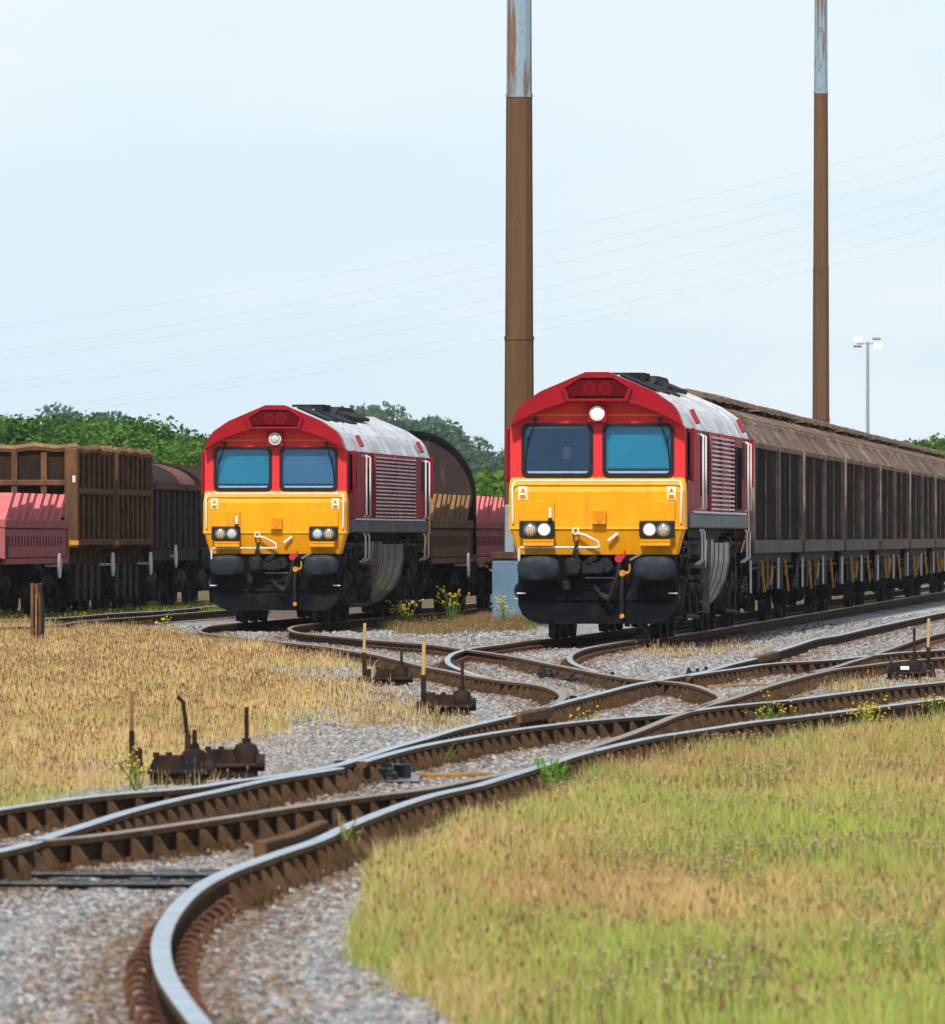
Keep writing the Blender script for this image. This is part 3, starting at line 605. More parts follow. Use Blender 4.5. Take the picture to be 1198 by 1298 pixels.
        for s in (-1, 1):
            m = MB(); m.box((s * .905, -.06, 1.925), (.53, .06, .29), bev=.006); T(m).build('nose_cover', M['yellow'], R)
            m = MB(); m.box((s * .90, -.085, 1.655), (.53, .07, .245), bev=.02); hl = T(m).build('headlight_unit', M['gasket'], R)
            for cx, k in ((s * .79, 'lit' if lit and end == 0 else 'lens'), (s * 1.0, 'chrome')):
                m = MB(); m.disc((cx, -.12, 1.655), .092, .03, 'y', 24, prof=[(0, -.028), (.06, -.022), (.088, 0), (.088, .02)]); T(m).build('lamp_lens', M[k], hl, True)
                m = MB(); m.disc((cx, -.12, 1.655), .092, .03, 'y', 24, prof=[(.085, -.02), (.104, -.02), (.104, .012)]); T(m).build('lamp_rim', M['greyband'], hl, True)
                if k == 'chrome':
                    m = MB()
                    for q in (-.035, 0, .035): m.box((cx + q, -.15, 1.645 - abs(q) * .6), (.012, .012, .085), ry(q * 6))
                    T(m).build('lamp_bar', M['signyellow'], hl)
            m = MB(); m.box((s * .875, -.10, 1.49), (.46, .18, .03)); m.box((s * .875, -.17, 1.45), (.46, .02, .075)); T(m).build('lamp_step', M['yellow'], R)
            # warning label
            m = MB(); m.box((s * 1.115, -.036, 2.20), (.13, .028, .20)); ws = T(m).build('warning_sign', M['label'], R)
            m = MB(); m.add([(s * 1.115 - .052, -.054, 2.205), (s * 1.115 + .052, -.054, 2.205), (s * 1.115, -.054, 2.29), (s * 1.115 - .052, -.05, 2.205), (s * 1.115 + .052, -.05, 2.205), (s * 1.115, -.05, 2.29)], [(0, 1, 2), (0, 3, 4, 1), (1, 4, 5, 2), (2, 5, 3, 0)])
            m.box((s * 1.115, -.053, 2.145), (.10, .006, .065)); T(m).build('yellow_mark', M['signyellow'], ws)
            m = MB(); c = s * 1.115; m.add([(c + a, yy, 2.205 + b) for yy in (-.0575, -.0545) for a, b in ((.012, .06), (-.014, .028), (.0, .028), (-.008, .006), (.016, .036), (.003, .036))], [(0, 1, 2, 3, 4, 5), (6, 7, 8, 9, 10, 11)])
            for q in range(3): m.box((c, -.0575, 2.163 - .018 * q), (.076, .003, .006))
            T(m).build('black_mark', M['gasket'], ws)
            # buffers
            m = MB(); m.disc((s * .87, .05, 1.08), .16, .4, 'y', 20)
            vs = []; N_ = 28
            for (sc, y) in ((0, -.33), (.5, -.325), (.9, -.30), (1, -.27), (1, -.24), (.9, -.22), (0, -.2)):
                for k in range(N_):
                    a = 2 * PI * k / N_; c_, s_ = math.cos(a), math.sin(a)
                    vs.append((s * .87 + sc * .315 * math.copysign(abs(c_) ** .7, c_), y, 1.075 + sc * .185 * math.copysign(abs(s_) ** .75, s_)))
            m.add(vs, [(i * N_ + k, i * N_ + (k + 1) % N_, (i + 1) * N_ + (k + 1) % N_, (i + 1) * N_ + k) for i in range(6) for k in range(N_)])
            T(m).build('buffer', M['bufferface'], R, True)
            m = MB(); m.box((s * 1.14, -.02, .70), (.13, .10, .018)); T(m).build('foot_step', M['white'], R)
        m = MB(); m.box((.03, -.09, 1.84), (.21, .10, .22), bev=.01); hb = T(m).build('socket_box', M['yellow'], R)
        m = MB(); m.plate([(-.055, 1.93), (.115, 1.93), (.115, 1.84), (.03, 1.745), (-.055, 1.84)], [], -.15, -.142); T(m).build('socket_cover', M['orange'], hb)
        m = MB(); m.tube([(-1.26, -.07, 1.75), (-1.26, -.09, 1.80), (-1.27, -.07, 2.28), (-1.25, -.04, 2.36), (-1.20, -.03, 2.385), (1.20, -.03, 2.385), (1.25, -.04, 2.36), (1.27, -.07, 2.28), (1.26, -.09, 1.80), (1.26, -.07, 1.75)], .017, 8)
        T(m).build('nose_handrail', M['white'], R, True)
        m = MB(); m.tube([(-1.17, -.02, 1.18), (-1.17, -.05, 1.36), (-1.14, -.07, 1.385), (.05, -.08, 1.385)], .018, 8); T(m).build('uncoupling_bar', M['white'], R, True); m = MB(); m.tube([(-.30, -.08, 1.60), (-.18, -.12, 1.575), (.02, -.10, 1.47), (.03, -.09, 1.39)], .018, 8)
        m.tube([(-.32 + .045 * math.cos(a), -.10, 1.63 + .045 * math.sin(a)) for a in np.linspace(0, 2 * PI, 13)], .014, 6); T(m).build('uncoupling_handle', M['white'], R, True)
        m = MB(); m.box((-.70, -.11, 1.90), (.045, .04, .15), bev=.008); T(m).build('lamp_bracket', M['white'], R)
        m = MB(); m.box((-.70, -.11, 1.80), (.06, .06, .05)); T(m).build('bracket_foot', M['gasket'], R)
        m = MB(); m.tube([(-.36, -.1, 1.60), (-.35, -.12, 1.5), (-.28, -.1, 1.40)], .008, 5); m.tube([(-.28, -.12, 1.5), (-.33, -.13, 1.36), (-.37, -.12, 1.22)], .02, 6); T(m).build('lifting_chain', M['grease'], R)
        m = MB(); m.box((.24, -.06, 1.54), (.19, .03, .045), ry(-.65), bev=.008); T(m).build('air_pipe_tag', M['white'], R)
        # plough / headstock
        m = MB()
        out = [(-1.19, 1.28), (-1.19, .52), (-1.13, .38), (-1.02, .29), (-.88, .24), (.88, .24), (1.02, .29), (1.13, .38), (1.19, .52), (1.19, 1.28)]
        m.plate(out, [rrect(-.38, .40, .95, 1.27, .04)], .03, .13); m.box((0, .6, .9), (2.1, .9, .7)); m.box((0, .02, .62), (1.9, .06, .04)); m.box((0, .02, .82), (.8, .05, .12))
        T(m).build('headstock', M['black'], R)
        m = MB(); m.box((.03, -.0, .93), (.42, .06, .025)); T(m).build('headstock_lip', M['vanpost'], R)
        m = MB(); m.box((-.35, -.15, 1.10), (.24, .26, .26), bev=.04); m.box((-.06, -.08, 1.08), (.36, .2, .2), bev=.03); m.box((-.45, -.1, .82), (.12, .08, .16), bev=.02); m.disc((.13, -.05, 1.12), .11, .16, 'y', 16); m.box((-.08, -.17, 1.2), (.2, .08, .09), ry(-.5), bev=.02); m.box((-.3, -.16, 1.28), (.07, .07, .18), bev=.015); m.disc((-.42, -.29, 1.07), .03, .02, 'y', 8); m.disc((-.27, -.29, 1.09), .03, .02, 'y', 8)
        T(m).build('coupler', M['grease'], R, True)
        m = MB(); m.tube([(.33, -.05, 1.2), (.34, -.14, 1.14), (.32, -.18, 1.0), (.26, -.19, .82), (.21, -.17, .66), (.17, -.15, .6), (.1, -.12, .64), (-.02, -.1, .78)], .028, 8); m.tube([(.38, -.12, .98), (.385, -.16, .9), (.37, -.18, .7), (.38, -.16, .56), (.37, -.14, .4)], .032, 8); m.tube([(-.04, -.08, .82), (.06, -.1, .7), (.2, -.12, .63)], .012, 6)
        T(m).build('air_hose', M['gasket'], R, True)
        m = MB(); m.disc((.33, -.1, 1.22), .06, .09, 'y', 12); m.tube([(.41, -.1, 1.24), (.42, -.12, 1.34)], .016, 6); m.tube([(.28, -.1, 1.2), (.41, -.1, 1.24)], .028, 8); T(m).build('red_cock', pm('cock_red', (.55, .03, .06), None), R, True)
        m = MB(); m.disc((.385, -.14, 1.0), .05, .1, 'y', 10); m.tube([(.47, -.13, 1.0), (.5, -.13, 1.06), (.49, -.13, 1.14)], .017, 6); m.tube([(.33, -.14, 1.01), (.47, -.14, 1.0)], .025, 8); m.disc((.38, -.14, .36), .035, .07, 'y', 10); m.tube([(.35, -.13, .33), (.41, -.13, .36)], .02, 6); T(m).build('yellow_cock', M['handle'], R, True)
        m = MB(); m.box((.57, -.05, 1.235), (.18, .03, .04), ry(-.5), bev=.008); T(m).build('hose_hook', M['greyband'], R)
        for s in (-1, 1):
            m = MB(); m.box((s * .70, .35, .17), (.09, .05, .26), ry(s * -.1)); T(m).build('rail_guard', M['gear'], R)
    # --- running gear
    bogie3(1.2, R, (.9, 2.95, 5.0), .53); bogie3(14.1, R, (.9, 2.95, 5.0), .53)
    tp = [(1.36, 1.45), (1.36, 1.15), (1.30, .85), (1.15, .56), (.93, .35), (.66, .24)]; m = MB(); m.prism(sym(tp), 7.7, 13.4)
    for y in (8.1, 9.5, 11.2, 13.0): m.prism(sym([(x * 1.012, z - .006) for x, z in tp]), y, y + .06)
    m.build('fuel_tank', M['tank'], R)
    m = MB(); m.box((0, 10.6, 1.56), (2.2, 19.6, .22)); m.box((0, 10.6, 1.3), (1.4, 16, .5)); m.build('underframe', M['black'], R)
    rr = random.Random(5)
    for s in (-1, 1):
        for half in (0, 1):
         m = MB(); m.box((s * 1.0, (3.9, 17.0)[half], 1.1), (.08, 6.4, .6))
         for k in range(24):
            y = rr.uniform(*((1.0, 6.8), (13.7, 20))[half]); z = rr.uniform(.7, 1.5); h = rr.uniform(.08, .35)
            if rr.random() < .5: m.box((s * rr.uniform(1.0, 1.22), y, z), (rr.uniform(.08, .22), rr.uniform(.12, .6), h), bev=.02)
            elif rr.random() < .6: m.disc((s * rr.uniform(1.05, 1.2), y, z), rr.uniform(.06, .15), rr.uniform(.1, .5), rr.choice('xyz'), 12)
            else: m.tube([(s * 1.2, y, z), (s * 1.24, y + rr.uniform(.3, .9), z - rr.uniform(-.1, .2)), (s * 1.18, y + 1.2, z - .3)], .022, 6)
         q0 = (.9, 13.9)[half]; m.tube([(s * 1.22, q0, 1.46), (s * 1.22, q0 + 6, 1.42)], .03, 6); m.box((s * 1.1, q0 + 3, 1.44), (.25, 6.0, .03))
         m.build('brake_gear', M['gear'], R, True)
    for s in (-1, 1):
        for y in (5.4, 7.2): m = MB(); m.prismx([(y, 1.50), (y + .7, 1.50), (y + .2, 1.10), (y - .1, 1.06)], s * 1.1, s * 1.36); m.build('sand_box', M['tank'], R)
        for y in (6.9,): m = MB(); m.box((s * 1.30, y, .9), (.10, .06, 1.1)); m.build('tank_strap', M['vanpost'], R)
    return R
make_loco((1.87, 175, 0), 'red and yellow diesel locomotive with lit headlights in front of the brown vans', True, [(7.2, 10.6), (10.9, 14.8)], [(4.75, 6.9, 2.18, 3.12), (16.1, 18.2, 1.98, 3.02)], [None, 'blind'])
make_loco((-3.63, 214.7, -.05), 'red and yellow diesel locomotive with unlit headlights, left of the tall mast', False, [(6.4, 11.4), (11.6, 16.6)], [(3.0 + 1.5, 5.7, 1.98, 2.9)], ['blind', 'slatesky'])

# driver seated behind the left screen of the right locomotive
def skin_obj(name, pts, edges, radii, mat, parent=None, lev=2):
    me = bpy.data.meshes.new(name); me.from_pydata(pts, edges, []); me.materials.append(mat)
    o = bpy.data.objects.new(name, me); COL.objects.link(o)
    if parent: o.parent = parent
    sk = o.modifiers.new('Skin', 'SKIN'); sk.use_smooth_shade = True
    for i, r in enumerate(radii):
        me.skin_vertices[0].data[i].radius = r if isinstance(r, tuple) else (r, r)
    me.skin_vertices[0].data[0].use_root = True
    sb = o.modifiers.new('Subdivision', 'SUBSURF'); sb.levels = lev; sb.render_levels = lev
    return o
dx, dy = 1.87 - .5 + .06, 175 + 1.0
sp = [(0, 0, 0), (0, .02, .22), (0, .01, .42), (0, 0, .49), (0, -.015, .55), (0, -.02, .63), (0, -.01, .70),
      (-.19, .0, .42), (-.24, -.06, .16), (-.2, -.30, .10), (-.18, -.38, .11), (.19, .0, .42), (.24, -.06, .16), (.2, -.30, .10), (.18, -.38, .11),
      (-.1, -.2, -.02), (-.12, -.45, -.04), (-.12, -.46, -.44), (.1, -.2, -.02), (.12, -.45, -.04), (.12, -.46, -.44)]
se = [(0, 1), (1, 2), (2, 3), (3, 4), (4, 5), (5, 6), (2, 7), (7, 8), (8, 9), (9, 10), (2, 11), (11, 12), (12, 13), (13, 14), (0, 15), (15, 16), (16, 17), (0, 18), (18, 19), (19, 20)]
sr = [(.17, .12), (.18, .12), (.17, .1), .055, .072, .09, .07, .065, .045, .035, .035, .065, .045, .035, .035, .085, .065, .045, .085, .065, .045]
person = skin_obj('person', sp, se, sr, M['skin']); person.location = (dx, dy, 2.24)
tag(person, 'person in dark jacket seated behind the left windscreen of the right locomotive', 'person')
jk = [0, 1, 2, 3, 7, 8, 9, 11, 12, 13]; mp_ = {k: i for i, k in enumerate(jk)}
skin_obj('jacket', [sp[k] for k in jk], [(mp_[a], mp_[b]) for a, b in se if a in mp_ and b in mp_], [tuple(q * 1.08 + .008 for q in (sr[k] if isinstance(sr[k], tuple) else (sr[k],) * 2)) for k in jk], M['jacket'], person)
m = MB(); m.disc((0, .012, .65), .1, .1, 'z', 16, prof=[(.098, -.03), (.10, .02), (.085, .07), (.05, .095), (0, .10)]); m.build('hair', M['hair'], person, True)
m = MB(); m.prismx([(-.10, .58), (-.13, .57), (-.10, .62)], -.016, .016)
m.build('nose', M['skin'], person)
e = empty('driver_seat', (dx, dy + .12, 1.96), 0, 'dark driver seat behind the left windscreen of the right locomotive', 'seat')
m = MB(); m.box((0, 0, .12), (.45, .45, .1), bev=.03); m.build('cushion', M['gasket'], e); m = MB(); m.box((0, .2, .45), (.42, .08, .6), bev=.03); m.build('backrest', M['gasket'], e); m = MB(); m.disc((0, 0, .03), .08, .12, 'z', 12); m.build('pedestal', M['gasket'], e)

# ------------------------------------------------------------------ wagons
def bogie2(y0, parent, mat='black', half=1.0, r=.46, wb=1.8):
    m = MB()
    for s in (-1, 1):
        m.prismx([(y0 - wb / 2 - .35, .5), (y0 - wb / 2 - .2, .72), (y0 - .5, .82), (y0 + .5, .82), (y0 + wb / 2 + .2, .72), (y0 + wb / 2 + .35, .5), (y0 + .5, .42), (y0 - .5, .42)], s * half - .06, s * half + .06)
        for a in (-wb / 2, wb / 2):
            m.box((s * (half + .05), y0 + a, r), (.2, .3, .28), bev=.03); m.disc((s * (half + .14), y0 + a, r), .1, .08, 'x', 12)
        for k in range(5):
            for q in (-.22, 0, .22): m.disc((s * half, y0 + q, .48 + .07 * k), .085, .04, 'z', 10)
    m.box((0, y0, .7), (2 * half, .4, .25)); b = m.build('bogie', M[mat], parent, True)
    for a in (-wb / 2, wb / 2):
        m = MB(); wheel(m, .775, y0 + a, r); wheel(m, -.775, y0 + a, r); m.tube([(-.75, y0 + a, r), (.75, y0 + a, r)], .08, 8); m.build('wheelset', M['gear'], b, True)
def buffers(parent, y, sgn, mat='gear', z=1.05):
    for s in (-1, 1):
        m = MB(); m.disc((s * .87, y, z), .22, .3, 'y', 16, prof=[(0, sgn * .3), (.20, sgn * .28), (.21, sgn * .24), (.09, sgn * .22), (.09, 0), (.13, 0), (.13, -sgn * .15)]); m.build('buffer', M[mat], parent, True)
def make_van():
    R = empty('covered_van', (0, 0, 0)); LN = 20.3
    for s in (-1, 1):
        for a, b in ((.25, 10.05), (10.25, 20.05)):
            m = MB(); n = 17; vs = []; fs = []; 
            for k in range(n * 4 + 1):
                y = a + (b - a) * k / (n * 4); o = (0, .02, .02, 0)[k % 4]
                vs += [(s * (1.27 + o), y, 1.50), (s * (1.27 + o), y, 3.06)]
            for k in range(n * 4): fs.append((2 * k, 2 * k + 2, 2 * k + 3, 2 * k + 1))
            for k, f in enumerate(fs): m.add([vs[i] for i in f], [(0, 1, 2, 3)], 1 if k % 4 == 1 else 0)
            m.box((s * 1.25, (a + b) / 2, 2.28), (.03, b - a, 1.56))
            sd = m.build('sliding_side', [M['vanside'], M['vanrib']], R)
            m = MB(); m.box((s * 1.325, (a + b) / 2, 3.105), (.05, b - a, .10), bev=.012); m.build('top_rail', M['vancap'], sd)
            m = MB(); m.box((s * 1.33, (a + b) / 2, 1.375), (.05, b - a - .02, .23), bev=.012); m.build('sill', M['vansill'], R)
            # leaning roof strip with its small vents
            m = MB(); m.add([(s * 1.335, a, 3.15), (s * 1.0, a, 3.58), (s * 1.0, b, 3.58), (s * 1.335, b, 3.15), (s * 1.28, a, 3.12), (s * .95, a, 3.55), (s * .95, b, 3.55), (s * 1.28, b, 3.12)], [(0, 1, 2, 3), (4, 5, 1, 0), (7, 6, 2, 3), (0, 3, 7, 4), (1, 2, 6, 5)])
            for k in range(26):
                y = a + .3 + (b - a - .6) * k / 25; m.box((s * 1.06, y, 3.52), (.06, .12, .03), ry(s * .9))
            m.box((s * 1.17, (a + b) / 2, 3.37), (.03, .06, .5), ry(-s * .66))
            m.build('roof_strip', M['vanroof'], R)
        for y in (.14, 10.15, 20.16): m = MB(); m.box((s * 1.32, y, 2.3), (.09, .16, 1.65), bev=.012); m.build('door_post', M['vanpost'], R)
        for y in (5.1, 15.1): m = MB(); m.box((s * 1.325, y, 2.28), (.03, .07, 1.56)); m.build('door_post', M['vanpost'], R)
    m = MB(); m.prism(sym([(1.0, 3.585), (.36, 3.86)]), .1, 20.2); m.box((0, 10.15, 3.55), (1.95, 20.1, .1))
    for y in (5.0, 10.1, 15.2): m.prism(sym([(1.0, 3.60), (.36, 3.875)]), y, y + .08)
    m.build('roof', M['vanroof'], R)
    m = MB(); n = 20
    pr = sym([(.50, 3.90), (.47, 3.99), (.20, 4.06)])
    vs = []; rr = random.Random(3)
    for k in range(n + 1):
        y = .02 + 20.26 * k / n; dz = rr.uniform(-.02, .02)
        vs += [(x, y, z + dz) for x, z in pr]
    K = len(pr); fs = [(i * K + j, i * K + (j + 1) % K, (i + 1) * K + (j + 1) % K, (i + 1) * K + j) for i in range(n) for j in range(K)] + [tuple(range(K)), tuple(range(n * K, n * K + K))]
    m.add(vs, fs)
    for y in (3, 10, 17): m.box((.44, y, 3.88), (.1, .18, .12))
    m.build('ridge_cap', M['vancap'], R)
    m = MB(); m.prism(sym([(1.22, 1.3), (1.22, 3.12), (.97, 3.56), (.36, 3.84)]), .22, 20.08)
    for x in (-.8, -.27, .27, .8): m.box((x, .19, 2.4), (.1, .12, 2.2))
    m.build('end_wall', M['vanroof'], R)
    m = MB(); m.box((0, 10.15, 1.16), (2.3, 20.0, .18)); m.box((0, .18, 1.1), (2.5, .2, .3)); m.box((0, 20.12, 1.1), (2.5, .2, .3)); m.box((0, 10, .9), (.5, 9, .4))
    for s in (-1, 1):
        for y in (5.6, 7.4, 9.4, 11.0, 13.2, 15.0): m.box((s * 1.1, y, .85), (.16, .8 + .1 * (int(y) % 4), .52), bev=.03)
        m.tube([(s * 1.2, 1, 1.0), (s * 1.2, 19, 1.0)], .03, 6)
    m.build('underframe', M['black'], R)
    bogie2(3.0, R); bogie2(17.3, R); buffers(R, .05, -1); buffers(R, 20.25, 1)
    for s in (1, -1):
        for y, a in ((4.9, .6), (8.7, -.3), (14.6, .7)):
            m = MB(); x = s * 1.27; a *= 1.6; m.tube([(x, y - a * .3, 1.05 + a * .06), (x, y + .1, .92), (x, y + a, .66 - a * .08)], .024, 6); m.disc((x, y + .1, .92), .07, .05, 'x', 10); m.build('yellow_handle', M['handle'], R, True)
        for y in (.55, 7.0, 11.6, 19.7):
            m = MB(); m.box((s * 1.27, y, .88), (.035, .05, .56)); m.build('step_post', M['vanpost'] if y in (7.0, 19.7) else M['white'], R)
    return R
van = make_van()
ords = ['first', 'second', 'third', 'fourth', 'fifth', 'sixth', 'seventh']
for i in range(7):
    o = van if i == 0 else copy_tree(van); y = 197.3 + 21.0 * i * math.cos(SL)
    o.location = (1.87 + SL * (y - 175), y, 0)
    for ch in o.children:
        if ch.name.startswith(('yellow_handle', 'step_post')): ch.location.y += random.uniform(-.7, .7) * (i > 0); ch.location.z += random.uniform(-.05, .04)
    o.rotation_euler = (0, 0, -math.atan(SL))
    tag(o, 'dark brown ribbed covered van, %s behind the right locomotive' % ords[i] + (', joined to its rear' if i == 0 else ''), 'covered van', 'brown covered vans coupled behind the right locomotive')

def handwheel(R, y, mat='white', z=1.0, x=1.38, r=.24):
    m = MB(); m.tube([(x, y + r * math.cos(a), z + r * math.sin(a)) for a in np.linspace(0, 2 * PI, 19)], .024, 6)
    for a in (0, PI / 3, 2 * PI / 3): m.tube([(x, y + r * math.cos(a), z + r * math.sin(a)), (x, y - r * math.cos(a), z - r * math.sin(a))], .016, 5)
    m.tube([(x, y, z), (x - .3, y, z)], .03, 6); m.build('brake_wheel', M[mat], R, True)
def coil_wagon(Y, fn, lab, m1, m2, bulk=False):
    R = empty('coil_wagon', (*fn(Y, 0), float(zr(-2, Y))), -math.atan(SL), lab, 'coil wagon', 'coil carrying wagons'); LN = 12.3
    m = MB(); m.box((0, LN / 2, 1.46), (2.5, LN, .60), bev=.02); m.box((0, LN / 2, 1.855), (2.62, LN, .17), bev=.015); m.box((0, LN / 2, 1.10), (2.6, LN - .4, .11), bev=.01)
    for s in (-1, 1): m.box((s * 1.26, .12, 1.46), (.06, .24, .6)); m.box((s * 1.26, LN - .12, 1.46), (.06, .24, .6))
    m.build('body', M[m1], R)
    m = MB()
    for s in (-1, 1):
        for k in range(18): m = MB(); m.box((s * 1.25, 1.2 + k * .58, 1.50), (.012, .2, .2)); m.build('vent_slot', M['dark'], R)
        m = MB(); m.box((s * 1.252, .75, 1.36), (.014, .35, .5)); m.build('access_hole', M['dark'], R)
    m = MB(); m.box((0, LN / 2, 2.16), (1.5, LN - .3, .46)); m.build('cradle_bed', M['hood'], R)
    for s in (-1, 1):
        for k, y in enumerate((.2, 1.75, 3.1, 4.3, 5.9, 7.3, 8.6, 10.1)):
            m = MB(); b = [(s * 1.28, 1.94), (s * .86, 1.94), (s * .86, 2.47), (s * 1.28, 2.47)]
            vs = [(x, y + d + (z - 1.94) * 2.7, z) for d in (0, .55) for x, z in b]
            m.add(vs, [(0, 1, 2, 3), (4, 7, 6, 5), (0, 4, 5, 1), (1, 5, 6, 2), (2, 6, 7, 3), (3, 7, 4, 0)]); m.build('cradle_slat', M[m2], R)
    m = MB(); m.box((0, LN / 2, .95), (1.0, LN, .25)); m.box((0, .1, 1.0), (2.4, .2, .3)); m.build('underframe', M['black'], R)
    bogie2(2.2, R); bogie2(LN - 2.2, R); buffers(R, 0, -1); buffers(R, LN, 1); handwheel(R, 9.5)
    if bulk:
        m = MB(); arc = [(1.34 * math.cos(a), 2.42 + 1.42 * math.sin(a)) for a in np.linspace(0, PI, 29)]
        m.plate([(1.34, 1.22)] + arc + [(-1.34, 1.22)], [], LN - .05, LN + .03); m.box((-.1, LN - .1, 3.55), (.09, .12, .4)); bk = m.build('arched_bulkhead', M['hood'], R)
        m = MB(); inn = [(x * .945, 2.42 + (z - 2.42) * .945) for x, z in arc]
        m.plate([(1.35, 1.22)] + [(x * 1.01, z * 1.003) for x, z in arc] + [(-1.35, 1.22), (-1.26, 1.22)] + inn[::-1] + [(1.26, 1.22)], [], LN - .13, LN + .10); m.build('rim', M['black'], bk)
    return R
coil_wagon(230.3, wag, 'faded red coil wagon with eight slanting slats at the left edge', 'pink', 'pinklight')
coil_wagon(236.6, lineL, 'brown coil wagon with a tall dark arched bulkhead coupled behind the left locomotive', 'coilbrown', 'slatbrown', True)
coil_wagon(249.6, lineL, 'faded red coil wagon behind the arched bulkhead, left of the tall mast', 'pink', 'pinklight')
def tippler(Y, lab, seed):
    R = empty('open_wagon', (*wag(Y, 0), -.05), -math.atan(SL), lab, 'open wagon', 'rusty brown open wagons'); LN = 7.6; r = random.Random(seed)
    m = MB(); t = .05
    for s in (-1, 1): m.box((s * 1.2, LN / 2, 2.4), (.06, LN - .1, 2.0))
    for y in (.08, LN - .08): m.box((0, y, 2.4), (2.4, .06, 2.0))
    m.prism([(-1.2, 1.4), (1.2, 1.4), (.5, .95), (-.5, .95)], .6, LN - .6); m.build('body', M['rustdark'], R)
    for s in (-1, 1):
        for k in range(7):
            m = MB(); y = .55 + (LN - 1.1) * k / 6; m.box((s * 1.258, y, 2.38), (.06, .30, 1.95), bev=.01); m.add([(s * (1.3 if z > 1.3 else .7), y + d, z) for d in (-.04, .04) for z in (1.4, .98)] + [(s * 1.1, y + d, z) for d in (-.04, .04) for z in (1.4, .98)], [(0, 1, 3, 2), (4, 6, 7, 5), (0, 4, 5, 1), (2, 3, 7, 6)]); m.build('rib', M['rust'], R)
    for e_ in (0, 1):
        for k in range(-1, 2): m = MB(); m.box((k * .62, (-.02 if not e_ else LN + .02), 2.38), (.13, .16, 1.95), bev=.01); m.build('rib', M['rust'], R)
    for s in (-1, 1):
        for z in (2.55, 1.48): m = MB(); m.box((s * 1.275, LN / 2, z), (.13, LN - .3, .13), bev=.02); m.build('waist_rail', M['rust'], R)
        for y in (.0, LN): m = MB(); m.box((s * 1.20, y, 2.4), (.28, .34, 2.1), bev=.03); m.build('corner_post', M['rust'], R)
    for y in (-.03, LN + .03):
        for z in (2.72, 2.05, 1.48): m = MB(); m.box((0, y, z), (2.5, .2, .13), bev=.02); m.build('waist_rail', M['rust'], R)
    m = MB()
    def rim(a, b, n):
        a, b = Vector(a), Vector(b); pts = [a.lerp(b, k / n) + Vector((r.uniform(-.02, .02), r.uniform(-.02, .02), r.uniform(-.035, .035))) for k in range(n + 1)]; m.tube(pts, .085, 6)
    rim((1.26, 0, 3.44), (1.26, LN, 3.44), 9); rim((-1.26, 0, 3.44), (-1.26, LN, 3.44), 9); rim((-1.3, 0, 3.46), (1.3, 0, 3.46), 6); rim((-1.3, LN, 3.46), (1.3, LN, 3.46), 6)
    m.build('top_rim', M['rustlight'], R)
    m = MB(); m.box((1.26, -.175, 2.80), (.06, .012, .14)); m.build('stencil_patch', M['white'], R)
    m = MB(); m.box((1.26, -.175, 1.47), (.2, .012, .10)); m.build('yellow_patch', M['handle'], R)
    m = MB(); m.box((0, LN / 2, .9), (.8, LN, .3)); m.box((0, .1, 1.02), (2.3, .2, .3)); m.box((0, LN - .1, 1.02), (2.3, .2, .3)); m.build('underframe', M['black'], R)
    for s in (-1, 1):
        for y in (1.6, 3.2, 4.6, 6.0): m = MB(); m.prismx([(y - .3, .25), (y - .4, .8), (y - .3, 1.0), (y + .3, 1.0), (y + .4, .8), (y + .3, .25)], s * 1.02, s * 1.15); m.build('bogie_casting', M['machine'], R)
    bogie2(1.6, R, half=.98, wb=1.6); bogie2(LN - 1.6, R, half=.98, wb=1.6); buffers(R, 0, -1); buffers(R, LN, 1); handwheel(R, 6.8); return R
tippler(244.0, 'tall rusty brown open wagon with ribbed sides behind the faded red coil wagon', 1)
tippler(252.4, 'second rusty brown open wagon, its end hidden, between the first and the dark hooded wagon', 2)
def hooded(Y, lab):
    R = empty('hooded_wagon', (*wag(Y, 0), -.05), -math.atan(SL), lab, 'hooded wagon', 'dark hooded wagons'); LN = 11.5
    m = MB(); m.box((0, LN / 2, 2.0), (2.56, LN, 1.35), bev=.02)
    for s in (-1, 1):
        for k in range(9): m.box((s * 1.30, .3 + k * 1.36, 2.0), (.07, .1, 1.3))
    m.build('body', M['hood'], R)
    for s in (-1, 1): m = MB(); m.box((s * 1.30, LN / 2, 2.72), (.14, LN, .12)); m.build('top_rail', M['rust'], R)
    for a, b, k, q in ((.1, 3.6, 'hood', 1.0), (3.7, 7.2, 'hood', .97), (7.3, 11.4, 'hoodred', .94)):
        m = MB(); m.prism([(1.26 * q * math.cos(t), 2.7 + .62 * q * math.sin(t)) for t in np.linspace(0, PI, 17)], a, b)
        for y in (a, (a + b) / 2, b - .12): m.prism([(1.28 * q * math.cos(t), 2.7 + .645 * q * math.sin(t)) for t in np.linspace(0, PI, 17)], y, y + .12)
        m.build('hood', M[k], R)
    m = MB(); m.box((0, LN / 2, 1.18), (2.5, LN, .25)); m.box((0, LN / 2, .95), (.8, LN, .3)); m.build('underframe', M['black'], R)
    bogie2(2.2, R, 'gear'); bogie2(LN - 2.2, R, 'gear'); buffers(R, 0, -1); buffers(R, LN, 1); handwheel(R, 4.5, z=1.15); return R
hooded(260.6, 'dark wagon with a rounded ribbed hood right of the rusty open wagons')
hooded(272.8, 'second dark hooded wagon, mostly hidden behind the left locomotive')

